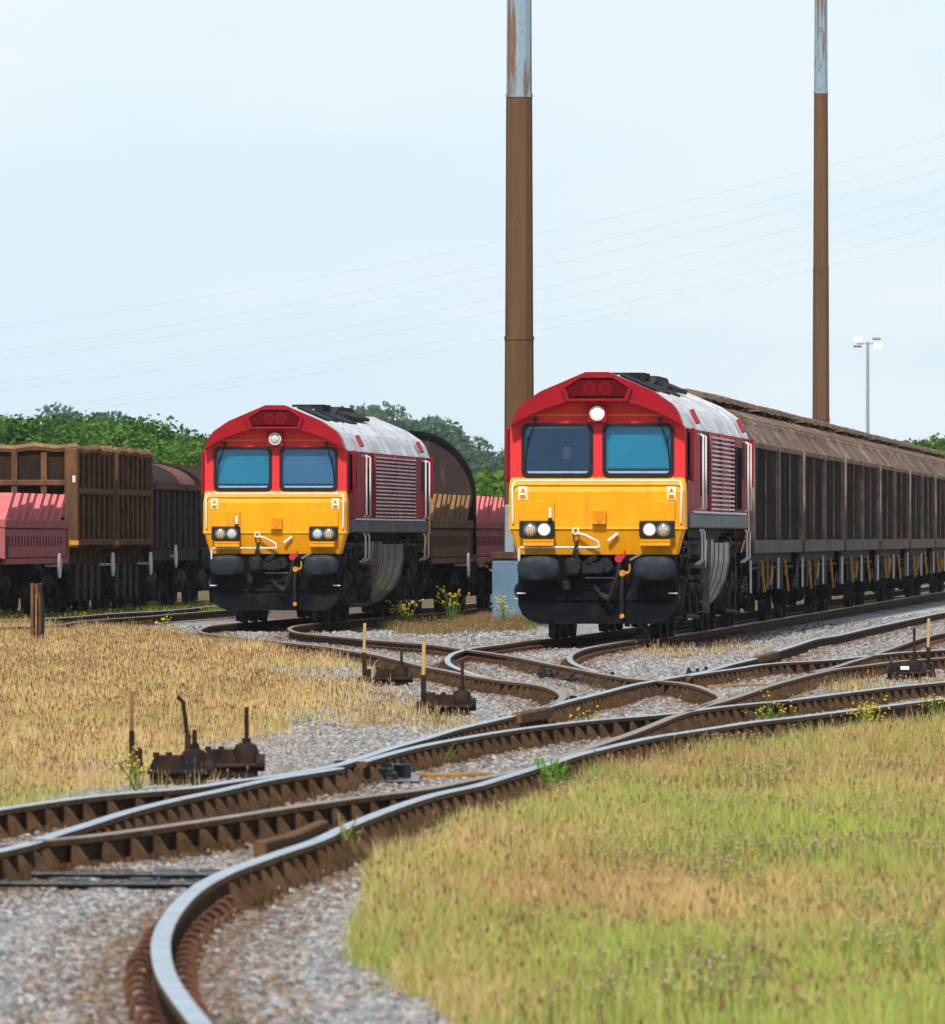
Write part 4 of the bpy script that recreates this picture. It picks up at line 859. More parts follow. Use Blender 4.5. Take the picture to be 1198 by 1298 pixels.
# ------------------------------------------------------------------ masts, cabinet, post, cables
def oct(m, x, y, z0, r0, z1, r1, n=12):
    m.tube([(x, y, z0), (x, y, z1)], [r0, r1], n)
def mast(loc, lab, seams, Ht, upper):
    e = empty('lighting_mast', loc, 0, lab, 'lighting mast', 'tall rusty lighting masts'); r = lambda z: .30 - .0042 * z
    zs = [0] + seams + [Ht]
    for i in range(len(zs) - 1):
        m = MB(); a, b = zs[i], zs[i + 1]; o = .006 * (len(zs) - i); oct(m, 0, 0, a, r(a) + o, b, r(b) + o)
        if i: oct(m, 0, 0, a - .02, r(a) + o + .02, a + .05, r(a) + o + .02)
        m.build('mast_section', M['galv'] if i >= upper else M['pole'], e)
    m = MB(); m.disc((0, 0, .03), .45, .06, 'z', 20)
    for k in range(8): m.disc((.38 * math.cos(k * PI / 4), .38 * math.sin(k * PI / 4), .1), .03, .12, 'z', 6)
    m.build('base_flange', M['pole'], e); m = MB(); m.box((-.2, -.27, 1.35), (.2, .14, 2.2), bev=.02); m.build('base_door', M['galvgrey'], e)
    m = MB(); m.disc((0, 0, Ht + .1), 1.2, .12, 'z', 16); m.build('head_frame', M['galvgrey'], e)
    for k in range(6):
        a = k * PI / 3; m = MB(); m.box((1.3 * math.cos(a), 1.3 * math.sin(a), Ht - .1), (.5, .5, .35), rz_(a), bev=.05); m.build('floodlight', M['galvgrey'], e)
Yp = 243.0; mast(((658.2 - CX) / F * Yp, Yp, -.24), 'thick rusty lighting mast between the two locomotives', [5.9, 10.95], 30, 2)
Yp = 411.0; mast(((1040.7 - CX) / F * Yp, Yp, -.24), 'thinner looking rusty lighting mast standing behind the brown vans', [5.9, 11.2, 17.4], 30, 3)
Yp = 1200.0; x = (1100 - CX) / F * Yp
e = empty('floodlight_mast', (x, Yp, -.24), 0, 'slender far grey mast with white floodlights on a crossbar above the vans', 'floodlight mast')
m = MB(); m.tube([(0, 0, 0), (0, 0, 21.8)], [.24, .15], 10); m.build('mast_pole', M['galvgrey'], e); m = MB(); m.box((0, 0, 21.6), (2.2, .15, .12)); m.build('crossbar', M['galvgrey'], e)
for dx_, dz_, k in ((-.98, .35, 'white'), (-1.05, -.35, 'galvgrey'), (.9, .42, 'galvgrey'), (1.05, -.35, 'white')):
    m = MB(); m.box((dx_, -.15, 21.7 + dz_), (.85, .35, .42 if k == 'white' else .2), rx(-.35), bev=.05); m.build('floodlight', M['lit'] if k == 'white' else M[k], e)  # white boxes glow in place of daylight reflected off them
Yc = 236.0; x0 = (624 - CX) / F * Yc; x1 = (694 - CX) / F * Yc
e = empty('equipment_cabinet', ((x0 + x1) / 2, Yc, -.22), 0, 'blue grey steel cabinet at the foot of the thick mast', 'cabinet')
w_ = x1 - x0; m = MB(); m.box((0, .35, .66), (w_, .7, 1.3), bev=.02); m.build('housing', M['cabinet'], e)
m = MB(); m.box((-w_ * .25, -.008, .68), (w_ * .46, .02, 1.15), bev=.006); m.build('door', M['cabinet'], e); m = MB(); m.box((w_ * .25, -.008, .68), (w_ * .46, .02, 1.15), bev=.006); m.build('door', M['cabinet'], e)
m = MB(); m.box((0, .35, 1.385), (w_ + .08, .78, .15), bev=.015); m.build('lid', M['rust'], e); m = MB(); m.box((0, .35, .04), (w_ + .04, .74, .16)); m.build('plinth', M['rust'], e)
x, y, z = P(46, 820, -.19)
e = empty('rusty_post', (x, y, z), 0, 'short rusty steel post standing in the golden grass at left', 'post')
m = MB()
for s in (-1, 1): m.box((s * .065, 0, .5), (.05, .16, 1.04), bev=.008)
m.box((0, .03, .5), (.12, .015, 1.02)); m.build('channel', M['rust'], e)
m = MB(); m.tube([(.05, -.09, 1.0), (.10, -.10, .8), (.11, -.1, .3), (.08, -.1, .05)], .028, 8); m.build('black_cable', M['gasket'], e, True); m = MB(); m.box((0, -.05, .45), (.03, .03, .8)); m.build('inner_strip', M['rustlight'], e)

Yw = 700.0
LINES = [((0, 415.5), (640, 305), (1198, 172)), ((0, 445), (640, 330.6), (1198, 195)), ((0, 455.6), (640, 346.6), (1198, 212)), ((0, 485), (640, 373), (1198, 237)), ((0, 493.5), (640, 391), (1198, 259)), ((0, 523), (640, 413), (1198, 281)), ((0, 531), (640, 425), (1198, 297))]
for i, l in enumerate(LINES):
    c = np.polyfit([p[0] for p in l], [p[1] for p in l], 2); m = MB(); pts = []
    for px in np.linspace(-700, 1900, 40): pts.append(((px - CX) / F * Yw, Yw + i * 1.5, H + (HY - np.polyval(c, px)) / F * Yw))
    m.tube(pts, .007, 5); o = m.build('power_cable', M['cable'])
    tag(o, 'faint overhead power cable crossing the sky, %s of seven from the top' % ords[i], 'power cable', 'overhead power cables across the sky')

# ------------------------------------------------------------------ point machines
def machine(px0, px1, py, lab, topstick=.3, col='machine'):
    cx = (px0 + px1) / 2; x, y, z = P(cx, py, -.2); sc = F / y; w = (px1 - px0) / sc * 1.06
    e = empty('point_machine', (x, y, z), 0, lab, 'point machine', 'lineside point machines')
    k = w / .40
    m = MB(); m.box((0, 0, .05), (w * .92, .55, .12), bev=.015); m.box((0, 0, .115), (w, .62, .025), bev=.008); e.scale = (1, 1, 1.22); m.box((-.1 * k, -.29, .06), (.02, .03, .12)); m.build('base_case', M['machine'], e)
    m = MB(); m.prism([(-w * .48, .125), (-w * .40, .19), (-w * .34, .205), (w * .06, .205), (w * .12, .125)], -.24, .24)
    for q in (-.36, -.14): m.disc((w * q, -.12, .21), .022, .03, 'z', 8)
    m.build('lid', M[col], e)
    m = MB(); m.disc((w * .27, 0, .125), w * .2, .2, 'z', 16, prof=[(w * .235, 0), (w * .22, .06), (w * .18, .105), (w * .1, .118), (0, .12)]); dm = m.build('dome', M['machine'], e, True)
    m = MB(); m.tube([(w * .28, 0, .235), (w * .28, 0, .25 + topstick)], .016, 8); m.tube([(w * .28, 0, .235), (w * .28, 0, .27)], .032, 8); m.build('stub_shaft', M['machine'], e, True)
    m = MB(); m.disc((w * .52, -.05, .13), .05, .06, 'x', 12); m.build('end_cap', M['machine'], e)
    return e, x, y, z, sc
def lever(px, py_top, py_bot, lab, pts=None, mat='lever', w=.035, stub=True):
    x, y, z = P(px, py_bot, -.2); sc = F / y; h = (py_bot - py_top) / sc
    e = empty('point_lever', (x, y, z), 0, lab, 'point lever', 'hand point levers')
    m = MB(); m.box((0, 0, .07), (.16, .35, .15), bev=.02); m.box((.05, -.05, .17), (.05, .2, .14), bev=.015); m.build('pivot_block', M['machine'], e)
    m = MB(); m.box((0, 0, h * .38), (w * 1.5, w * 1.2, h * .36), bev=.006); m.build('socket', M['machine'], e)
    m = MB()
    if pts: m.tube([((a - px) / sc, 0, (py_bot - b) / sc) for a, b in pts], w * .55, 8)
    else: m.box((0, 0, h * .74), (w, w * .7, h * .52), ry(.02), bev=.006)
    m.build('handle', M[mat], e)
    return e
machine(474, 518, 876, 'bluish black point machine beside the upright yellow lever, farthest left of the crossing', .12)
lever(462, 790, 874, 'upright yellow lever left of the bluish black point machine')
machine(543, 597, 914, 'rusty domed point machine with pale weeds in front of it, below the tight hooked rail', .22)
lever(537, 814, 908, 'pale yellow and red lever left of the rusty domed point machine')
machine(190, 261, 1004, 'dark rusty point machine behind the bent lever in the left foreground', .1)
machine(256, 327, 995, 'dark point machine with a tall stub shaft, right of the bent lever', .2)
lever(167, 876, 990, 'thin upright lever left of the foreground point machines', mat='rustlight', w=.026)
le = lever(238, 882, 990, 'bent lever shaped like a hairpin over the foreground point machine', pts=[(241, 980), (240, 955), (237, 928), (232, 890), (224, 882)], mat='rustdark', w=.028)
_, y, _ = P(238, 990, -.2); sc = F / y; m = MB(); m.tube([((a - 238) / sc, -.02, (990 - b) / sc) for a, b in [(224, 881), (219, 892), (213, 940), (213, 952), (222, 962), (234, 950)]], .011, 8); m.build('bent_rod', M['lever'], le, True)
e, *_ = machine(1124, 1168, 868, 'black point machine with a small pale plate on the right, near the golden lever', .3)
m = MB(); m.box((.0, -.252, .165), (.10, .008, .035), rx(0)); m.build('name_plate', M['label'], e)
lever(1177, 784, 866, 'golden upright lever beside the right black point machine')

# ------------------------------------------------------------------ loose ballast and grass
def sample(poly, dens, zoff=-.19, feather=1.0):
    pts = []
    w = np.array([P(a, b, zoff)[:2] for a, b in poly]); x0, y0 = w.min(0); x1, y1 = w.max(0); x0 = max(x0, -16); x1 = min(x1, 18)
    ye = np.arange(max(y0, 36), y1, 2.0)
    for a in ye:
        b = a + 2.0; hw = 599 / F * b * 1.25 + 1.9; xa, xb = max(x0, -hw), min(x1, hw)
        if xb <= xa: continue
        n = int((xb - xa) * (b - a) * dens((a + b) / 2)); X = RNG.uniform(xa, xb, n); Y_ = RNG.uniform(a, b, n)
        px, py = project(X, Y_, zoff + zr(X, Y_)); wob = .5 * F / Y_ * (fbm(X * 2.3 + 50, Y_ * 1.1 + 50, 77) - .5) * feather + F / Y_ * RNG.normal(0, .09, len(X)) * feather; k = inpoly(px + wob, py + wob * .35 * 60 / Y_, poly); pts.append(np.stack([X[k], Y_[k], px[k], py[k]], 1))
    return np.concatenate(pts)
def near_rail(X, Y_, d):
    r = np.zeros(len(X), bool)
    for w in RAILW:
        o = np.argsort(w[:, 1]); 
        if len(w) < 4: continue
        # compare with rail points by depth bins (rails may double back)
        for q0 in range(0, len(w) - 1, 40):
            seg = w[q0:q0 + 41]; ok = (Y_ > seg[:, 1].min() - d) & (Y_ < seg[:, 1].max() + d) & (X > seg[:, 0].min() - d) & (X < seg[:, 0].max() + d)
            idx = np.where(ok & ~r)[0]
            if len(idx) == 0: continue
            dd = np.min((X[idx, None] - seg[None, :, 0]) ** 2 + ((Y_[idx, None] - seg[None, :, 1]) * .75) ** 2, 1); r[idx] = dd < d * d
    return r
def stones():
    full = [(-350, 1330), (-350, 830), (100, 800), (300, 795), (600, 800), (860, 812), (1300, 770), (1400, 860), (1100, 925), (800, 985), (620, 1055), (470, 1130), (470, 1250), (600, 1330)]
    p = sample(full, lambda Y: 2600 * min(1, (50 / Y) ** 2.0) + 100)
    X, Y_, px, py = p.T
    k = ~near_rail(X, Y_, .07)
    inv = np.zeros(len(X), bool)
    for poly in (LG,): inv |= inpoly(px, py, poly)
    for h in HOLES: inv &= ~inpoly(px, py, h)
    inv |= inpoly(px, py, PATH) | inpoly(px, py, PATH2)
    k &= ~inv | (RNG.random(len(X)) < .06)
    X, Y_ = X[k], Y_[k]; n = len(X)
    base = np.array([(-1, -1, -1), (1, -1, -1), (1, 1, -1), (-1, 1, -1), (-1, -1, 1), (1, -1, 1), (1, 1, 1), (-1, 1, 1)], float)
    r = RNG.uniform(.012, .030, n) * (1 + .5 * sstep(70, 150, Y_))
    V = base[None] * (1 + RNG.uniform(-.45, .25, (n, 8, 3))) * r[:, None, None] * RNG.uniform(.7, 1.2, (n, 1, 3)) * .8
    q = RNG.normal(size=(n, 4)); q /= np.linalg.norm(q, axis=1)[:, None]; a, b, c, d = q.T
    Rm = np.stack([np.stack([1 - 2 * (c * c + d * d), 2 * (b * c - a * d), 2 * (b * d + a * c)], -1), np.stack([2 * (b * c + a * d), 1 - 2 * (b * b + d * d), 2 * (c * d - a * b)], -1), np.stack([2 * (b * d - a * c), 2 * (c * d + a * b), 1 - 2 * (b * b + c * c)], -1)], 1)
    V = np.einsum('nij,nkj->nki', Rm, V); V += np.stack([X, Y_, gz(X, Y_) + r * .35], 1)[:, None]
    fc = np.array([(3, 2, 1, 0), (4, 5, 6, 7), (0, 1, 5, 4), (1, 2, 6, 5), (2, 3, 7, 6), (3, 0, 4, 7)])
    Fc = (fc[None] + 8 * np.arange(n)[:, None, None]).reshape(-1)
    t = RNG.random(n)[:, None]; g = (.12 + .29 * RNG.random((n, 1))) * np.array([1.0, .985, .98]); br = (.17 + .2 * RNG.random((n, 1))) * np.array([1.16, .93, .74])
    col = np.where(t < .80, g, br); nr = near_rail(X, Y_, .30) & (RNG.random(n) < .8); nr2 = near_rail(X, Y_, .55) & (RNG.random(n) < .4); col = np.where((nr | nr2)[:, None], col * np.array([.70, .54, .42]), col)
    o = np_mesh('ballast', V.reshape(-1, 3), Fc, np.full(n * 6, 4), M['ballast'], np.repeat(col, 8, 0))
    tag(o, 'loose grey and rusty ballast stones between the rails', 'ballast', kind='stuff'); print('stones', n)
stones()
def blades(name, pts, lab, cat, hgt, wid, colf, lean=.35, seed_frac=.25, seedcol=(.36, .21, .115)):
    X, Y_ = pts[:, 0], pts[:, 1]; n = len(X); h = hgt(X, Y_) * RNG.uniform(.45, 1.15, n); w = wid(Y_) * RNG.uniform(.6, 1.3, n)
    a = RNG.uniform(0, 2 * PI, n); ln = RNG.normal(0, lean, n) * h; ld = RNG.uniform(0, 2 * PI, n); z0 = gz(X, Y_) - .01
    fx, fy = np.cos(a) * w / 2, np.sin(a) * w / 2; lx, ly = np.cos(ld) * ln, np.sin(ld) * ln
    mk = lambda f, g, s: np.stack([X + lx * f + fx * s, Y_ + ly * f + fy * s, z0 + h * g], 1)
    V = np.stack([mk(0, 0, -1), mk(0, 0, 1), mk(.35, .6, .8), mk(.35, .6, -.8), mk(1, 1, 0)], 1).reshape(-1, 3)
    i = 5 * np.arange(n)[:, None]; F1 = np.concatenate([i + [0, 1, 2, 3], i + [3, 2, 4]], 1).reshape(-1); lt = np.tile([4, 3], n)
    c = colf(X, Y_, n); C = np.repeat(c, 5, 0)
    # seed heads
    k = np.where(RNG.random(n) < seed_frac)[0]; ns = len(k)
    if ns:
        tip = np.stack([X[k] + lx[k], Y_[k] + ly[k], z0[k] + h[k]], 1); sh = RNG.uniform(.012, .034, ns) * (1 + .5 * sstep(80, 150, Y_[k])); sw = sh * .22
        S_ = np.stack([tip + np.stack([0 * sh, 0 * sh, -sh * .3], 1), tip + np.stack([sw, 0 * sh, sh * .3], 1), tip + np.stack([0 * sh, sw, sh * 1.0], 1), tip + np.stack([-sw, 0 * sh, sh * .4], 1), tip + np.stack([0 * sh, -sw, sh * .5], 1)], 1).reshape(-1, 3)
        j = 5 * np.arange(ns)[:, None] + len(V); F2 = np.concatenate([j + [0, 1, 2, 3], j + [0, 4, 2]], 1).reshape(-1)
        V = np.concatenate([V, S_]); F1 = np.concatenate([F1, F2]); lt = np.concatenate([lt, np.tile([4, 3], ns)])
        sc = np.array(seedcol)[None] * RNG.uniform(.5, 1.5, (ns, 1)); C = np.concatenate([C, np.repeat(sc, 5, 0)])
    o = np_mesh(name, V, F1, lt, M['blade'], C); tag(o, lab, cat, kind='stuff'); print(name, n)
STRAW, GREEN, BROWN, LIME = np.array([.80, .57, .27]), np.array([.36, .44, .09]), np.array([.58, .35, .17]), np.array([.54, .58, .15])
def mixcol(fg, fb):
    def f(X, Y_, n):
        g = fg(X, Y_) + RNG.normal(0, .22, n); b = fb(X, Y_) + RNG.normal(0, .22, n)
        c = STRAW[None] * np.ones((n, 1)); c = np.where((b > .5)[:, None], BROWN, c); c = np.where((g > .5)[:, None], GREEN, c); c = np.where((g > .8)[:, None], LIME, c)
        return c * RNG.uniform(.7, 1.3, (n, 1))
    return f
def edge(X, Y_): return np.clip(fbm(X * 1.2 + 20, Y_ * .5 + 20, 11) * 1.6, .35, 1.2)
p = sample(RG, lambda Y: 2600 * min(1, (48 / Y) ** 1.2)); p = p[~near_rail(p[:, 0], p[:, 1], .22)]
nz = fbm(p[:, 0] * 1.5 + 70, p[:, 1] * .5 + 70, 21); p = p[(nz > .25) | (RNG.random(len(p)) < .4)]
blades('dry_grass', p, 'dry yellow green grass filling the right foreground beside the curved rail', 'grass', lambda X, Y_: .03 + .17 * edge(X, Y_) * (.5 + 1.0 * fbm(X * 4 + 5, Y_ * 1.6 + 5, 92)), lambda Y_: .0048 * (1 + .5 * sstep(50, 90, Y_)),
       mixcol(lambda X, Y_: .11 + .8 * fbm(X * .9 + 10, Y_ * .33 + 10, 31) + .17 * np.exp(-((X - 1.9) / .9) ** 2 - ((Y_ - 66) / 7) ** 2) + .32 * (1 - sstep(43, 53, Y_)) * sstep(-.2, .6, X) - .25 * np.exp(-((X - .5) / .7) ** 2 - ((Y_ - 56) / 5) ** 2), lambda X, Y_: -.02 + .7 * fbm(X * 1.1 + 30, Y_ * .4 + 50, 32) + .4 * np.exp(-((X - .5) / .7) ** 2 - ((Y_ - 56) / 5) ** 2) + .3 * sstep(72, 84, Y_)), seed_frac=.03)
p = sample(LG, lambda Y: 1150 * min(1, (85 / Y) ** 1.3) + 60, feather=2.2); k = ~near_rail(p[:, 0], p[:, 1], .3); p = p[k]
nz = fbm(p[:, 0] * 1.7 + 60, p[:, 1] * .8 + 60, 5); hole = np.zeros(len(p), bool)
for h in HOLES: hole |= inpoly(p[:, 2], p[:, 3], h)
p = p[RNG.random(len(p)) > .8 * sstep(300, 440, p[:, 2]) * sstep(838, 860, p[:, 3])]; hole = np.zeros(len(p), bool)
for h in HOLES: hole |= inpoly(p[:, 2], p[:, 3], h)
nz = fbm(p[:, 0] * 1.7 + 60, p[:, 1] * .8 + 60, 5)
p = p[(~hole & ((nz > .45) | (RNG.random(len(p)) < .12 + .3 * (nz > .36)))) | (hole & (RNG.random(len(p)) < .10))]
blades('golden_grass', p, 'dry golden grass covering the ground left of the crossing', 'grass', lambda X, Y_: .02 + .20 * edge(X, Y_) * (.55 + .9 * fbm(X * 3 + 5, Y_ * 1.4 + 5, 91)), lambda Y_: .0052 * (1 + .9 * sstep(80, 170, Y_)),
       mixcol(lambda X, Y_: -.3 + .28 * (1 - sstep(70, 88, Y_)) + 1.0 * fbm(X * .8 + 10, Y_ * .25 + 10, 41), lambda X, Y_: -.4 + 1.15 * fbm(X * 1.1 + 30, Y_ * .3 + 50, 42)), seed_frac=.12)
GRN = lambda X, Y_, n: np.where((RNG.random(n) < .85)[:, None], np.array([.12, .27, .045]), np.array([.30, .28, .05])) * RNG.uniform(.6, 1.5, (n, 1))
p = sample(GS, lambda Y: 170); p = p[~near_rail(p[:, 0], p[:, 1], .13)]; blades('green_weeds', p, 'low green weeds along the track under the left wagons', 'weeds', lambda X, Y_: .06 + .17 * edge(X, Y_), lambda Y_: .022 + 0 * Y_, GRN, .5, .2, (.6, .45, .05))
p = sample(MID, lambda Y: 200); nz = fbm(p[:, 0] * 1.2 + 60, p[:, 1] * .5 + 60, 15); p = p[nz > .45]
blades('lineside_weeds', p, 'patchy green and brown weeds between the two locomotives', 'weeds', lambda X, Y_: .03 + .15 * edge(X, Y_), lambda Y_: .015 + 0 * Y_, lambda X, Y_, n: np.where((fbm(X * .6, Y_ * .3, 8) + RNG.normal(0, .1, n) > .5)[:, None], np.array([.12, .21, .04]), np.array([.34, .2, .10])) * RNG.uniform(.6, 1.4, (n, 1)))
p = np.concatenate([sample(BR, lambda Y: 130), sample(BM, lambda Y: 130, feather=2.5), sample(RD, lambda Y: 260)]); nz = fbm(p[:, 0] * 1.2 + 60, p[:, 1] * .5 + 60, 25); p = p[(nz > .45) & ~near_rail(p[:, 0], p[:, 1], .2)]
blades('straw_weeds', p, 'thin straw coloured weeds on the gravel around the rails and point machines', 'weeds', lambda X, Y_: .03 + .13 * edge(X, Y_), lambda Y_: .010 + 0 * Y_, mixcol(lambda X, Y_: .1 + .4 * fbm(X, Y_ * .4, 3), lambda X, Y_: .4 + 0 * X))
def blossoms(name, pts, lab, colr, size, hz):
    X, Y_ = pts[:, 0], pts[:, 1]; n = len(X); z = gz(X, Y_) + hz * RNG.uniform(.7, 1.15, n); r = size * RNG.uniform(.6, 1.3, n)
    b = np.array([(1, 0, 0), (-1, 0, 0), (0, 1, 0), (0, -1, 0), (0, 0, .7), (0, 0, -.7)]); V = (b[None] * r[:, None, None] + np.stack([X, Y_, z], 1)[:, None]).reshape(-1, 3)
    st = np.stack([np.stack([X - .002, Y_, z], 1), np.stack([X + .002, Y_, z], 1), np.stack([X + .002, Y_, gz(X, Y_)], 1), np.stack([X - .002, Y_, gz(X, Y_)], 1)], 1).reshape(-1, 3)
    f = np.array([(0, 2, 4), (2, 1, 4), (1, 3, 4), (3, 0, 4), (2, 0, 5), (1, 2, 5), (3, 1, 5), (0, 3, 5)])
    F1 = (f[None] + 6 * np.arange(n)[:, None, None]).reshape(-1); F2 = (np.arange(4)[None] + 4 * np.arange(n)[:, None] + 6 * n).reshape(-1)
    C = np.concatenate([np.repeat(np.array(colr)[None] * RNG.uniform(.75, 1.15, (n, 1)), 6, 0), np.tile([.16, .2, .05], (4 * n, 1))])
    o = np_mesh(name, np.concatenate([V, st]), np.concatenate([F1, F2]), np.concatenate([np.full(8 * n, 3), np.full(n, 4)]), M['blade'], C); tag(o, lab, 'flowers', kind='stuff')
p = sample(RG, lambda Y: 60); nz = fbm(p[:, 0] * 1.1 + 90, p[:, 1] * .35 + 90, 51); k = (nz + .22 * np.exp(-((p[:, 1] - 60) / 4) ** 2) * (p[:, 0] > .5) > .68) & (p[:, 2] > 640); blossoms('clover_flowers', p[k], 'pale pink clover heads scattered through the right grass', (.70, .54, .38), .009, .19)
p = sample(RG, lambda Y: 1.2); blossoms('yellow_flowers', p, 'small yellow flowers dotted through the right grass', (.8, .5, .02), .010, .22)
p = sample(LG, lambda Y: .45); blossoms('yellow_wildflowers', p, 'small yellow flowers dotted through the golden grass', (.75, .42, .02), .013, .2)

# single weeds
def weed(px, py, ht, n, lab, flower=True, spread=.5, green=(.15, .24, .05), fl=(.75, .52, .03)):
    x, y, z = P(px, py, -.19); e = empty('ragwort_plant' if flower else 'weed_plant', (x, y, z), 0, lab, 'plant', 'single weeds in the yard'); r = random.Random(int(px * 7 + py))
    st, lf, fw = MB(), MB(), MB()
    for k in range(n):
        a = r.uniform(0, 2 * PI); d = r.uniform(.1, 1) * spread * ht; h = ht * r.uniform(.55, 1); b = Vector((r.uniform(-.05, .05), r.uniform(-.05, .05), 0)); t = Vector((math.cos(a) * d, math.sin(a) * d, h)); mid = b.lerp(t, .5) + Vector((0, 0, .1 * h))
        st.tube([b, mid, t], [.006, .005, .003], 4)
        for q in range(9):
            f = r.uniform(.1, .95); c = b.lerp(mid, f * 2) if f < .5 else mid.lerp(t, f * 2 - 1); s = r.uniform(.02, .05) * (.4 + ht)
            ax = Vector((r.uniform(-1, 1), r.uniform(-1, 1), r.uniform(-.2, .8))).normalized() * s; sd = ax.cross(Vector((r.uniform(-1, 1), r.uniform(-1, 1), 1))).normalized() * s * .22
            lf.add([c, c + ax * .5 + sd, c + ax, c + ax * .5 - sd], [(0, 1, 2, 3)])
        if flower:
            for q in range(3):
                c = t + Vector((r.uniform(-.08, .08), r.uniform(-.08, .08), r.uniform(-.06, .03))); s = r.uniform(.007, .014) * (1 + .9 * float(sstep(120, 200, y)))
                fw.add([c + Vector(v) * s for v in ((1, 0, 0), (0, 1, 0), (-1, 0, 0), (0, -1, 0), (0, 0, .8), (0, 0, -.8))], [(0, 1, 4), (1, 2, 4), (2, 3, 4), (3, 0, 4), (1, 0, 5), (2, 1, 5), (3, 2, 5), (0, 3, 5)])
    mg = PLM.setdefault(('g', green), pm('weed_green', green, tuple(c * .6 for c in green), 9, rough=.7)); mf = PLM.setdefault(('f', fl), pm('petal_yellow', fl, None, rough=.6))
    st.build('stem', mg, e); tag(lf.build('leaf', mg, e), kind='stuff')
    if flower: tag(fw.build('flower', mf, e), kind='stuff')
PLM = {}
weed(513, 798, .58, 26, 'yellow ragwort beside the rear wheels of the left locomotive', spread=.6)
weed(575, 793, .8, 16, 'tall sparse yellow ragwort in front of the arched brown wagon')
weed(638, 797, .65, 12, 'pale yellow ragwort in front of the blue grey cabinet', green=(.2, .28, .06))
weed(1100, 935, .34, 22, 'yellow flowering weed clump growing through the rail at the right', green=(.26, .33, .06))
weed(1185, 915, .28, 8, 'small yellow flowering weed at the right edge beside the front rail')
weed(975, 930, .36, 10, 'thin yellow flowering weed in front of the brown curved rail')
weed(745, 935, .25, 8, 'thin yellow flowering weed between the middle rails below the crossing')
weed(850, 925, .22, 6, 'small yellow flowering weed just left of the right front frog')
weed(205, 806, .35, 6, 'yellow flowering weed by the left bend of the rail under the left locomotive')
weed(700, 1008, .26, 40, 'bright green grassy clump beside the front curved rail', False, .7, (.16, .33, .05))
weed(565, 975, .2, 7, 'small green sprig between the front rails', False, .6, (.14, .26, .06))
weed(555, 925, .22, 10, 'pale green weed in front of the rusty domed point machine', False, .6, (.34, .36, .10))
weed(335, 872, .22, 10, 'dark green sprig in the golden grass', False, .8, (.10, .22, .06))
weed(170, 1008, .3, 10, 'green and yellow weed in front of the thin foreground lever', True, .5, (.24, .26, .06))
weed(843, 880, .15, 6, 'tiny green sprig inside the right hooked rail', False, .7, (.2, .3, .06))
weed(440, 1100, .3, 9, 'thin pale weed leaning against the big curved rail', False, .4, (.30, .27, .10))
for (px, py, lab) in ((90, 778, 'left'), (140, 775, 'middle'), (215, 771, 'right')):
    weed(px, py, .6, 9, 'yellow flowering weed under the left wagons, %s of the three' % lab)

# ------------------------------------------------------------------ trees
def tree_mesh(seed, ht, wd, nclump, nleaf, lsz, dark, light):
    r = np.random.default_rng(seed); V = []; C = []
    cl = []
    for i in range(nclump):
        a = r.uniform(0, 2 * PI); q = r.uniform(0, 1) ** .6; hz = r.uniform(.18, 1.0); rad = wd / 2 * q * (1 - .55 * max(0, hz - .45) / .55); cl.append((math.cos(a) * rad, math.sin(a) * rad, ht * (.12 + .78 * hz), r.uniform(.10, .2) * wd, r.uniform(0, 1)))
    per = nleaf // nclump
    for (x, y, z, s, tone) in cl:
        d = r.normal(size=(per, 3)); d /= np.linalg.norm(d, axis=1)[:, None]; rr = s * r.uniform(.45, 1.08, per)[:, None] ** .7; c = np.array([x, y, z]) + d * rr * np.array([1, 1, .75])
        u = r.normal(size=(per, 3)); u /= np.linalg.norm(u, axis=1)[:, None]; v = np.cross(u, r.normal(size=(per, 3))); v /= np.linalg.norm(v, axis=1)[:, None]; L_ = lsz * r.uniform(.6, 1.3, per)[:, None]
        V.append(np.stack([c - u * L_ * .5, c + v * L_ * .32, c + u * L_ * .5, c - v * L_ * .32], 1).reshape(-1, 3))
        t = np.clip(tone + r.normal(0, .22, per), 0, 1)[:, None]; C.append(np.repeat(np.array(dark) * (1 - t) + np.array(light) * t, 4, 0))
    V = np.concatenate(V); C = np.concatenate(C); n = len(V) // 4
    o = np_mesh('crown', V, np.arange(4 * n), np.full(n, 4), M['leaf'], C); cm = o.data; bpy.data.objects.remove(o)
    m = MB(); m.tube([(0, 0, -.3), (.05, 0, ht * .25), (-.05, .05, ht * .6), (0, 0, ht * .85)], [wd * .035, wd * .03, wd * .018, .02], 8)
    for (x, y, z, s, t) in cl[:12]: m.tube([(0, 0, z * .45), (x * .45, y * .45, z * .7), (x, y, z)], [wd * .014, wd * .009, .015], 5)
    o = m.build('trunk', M['trunk'], smooth=True); tm = o.data; bpy.data.objects.remove(o); return cm, tm
DK, LT = (.026, .078, .018), (.14, .27, .045)
TM = [tree_mesh(s, 6, 5, 38, 10500, .18, DK, LT) for s in (1, 2, 3, 4)]
TF = [tree_mesh(s + 10, 9, 8, 40, 9000, .34, (.06, .115, .07), (.115, .185, .10)) for s in range(3)]  # distance haze painted into the pale blue-green leaf colours
TY = [tree_mesh(30, 3, 3.5, 20, 3000, .2, (.07, .16, .02), (.16, .26, .03))]
def tree(px, pytop, Y, meshes, base_h, lab, group, k=0, wide=1.0, gz_=-.3):
    x = (px - CX) / F * Y; ht = (HY - pytop) / F * Y + H - gz_; e = empty('tree', (x, Y, gz_), random.uniform(0, 6), lab, 'tree', group); cm, tm = meshes[k % len(meshes)]; s = ht / base_h
    for nm, me in (('crown', cm), ('trunk', tm)):
        o = bpy.data.objects.new(nm, me); COL.objects.link(o); o.parent = e
    e.scale = (s * wide, s * wide, s)
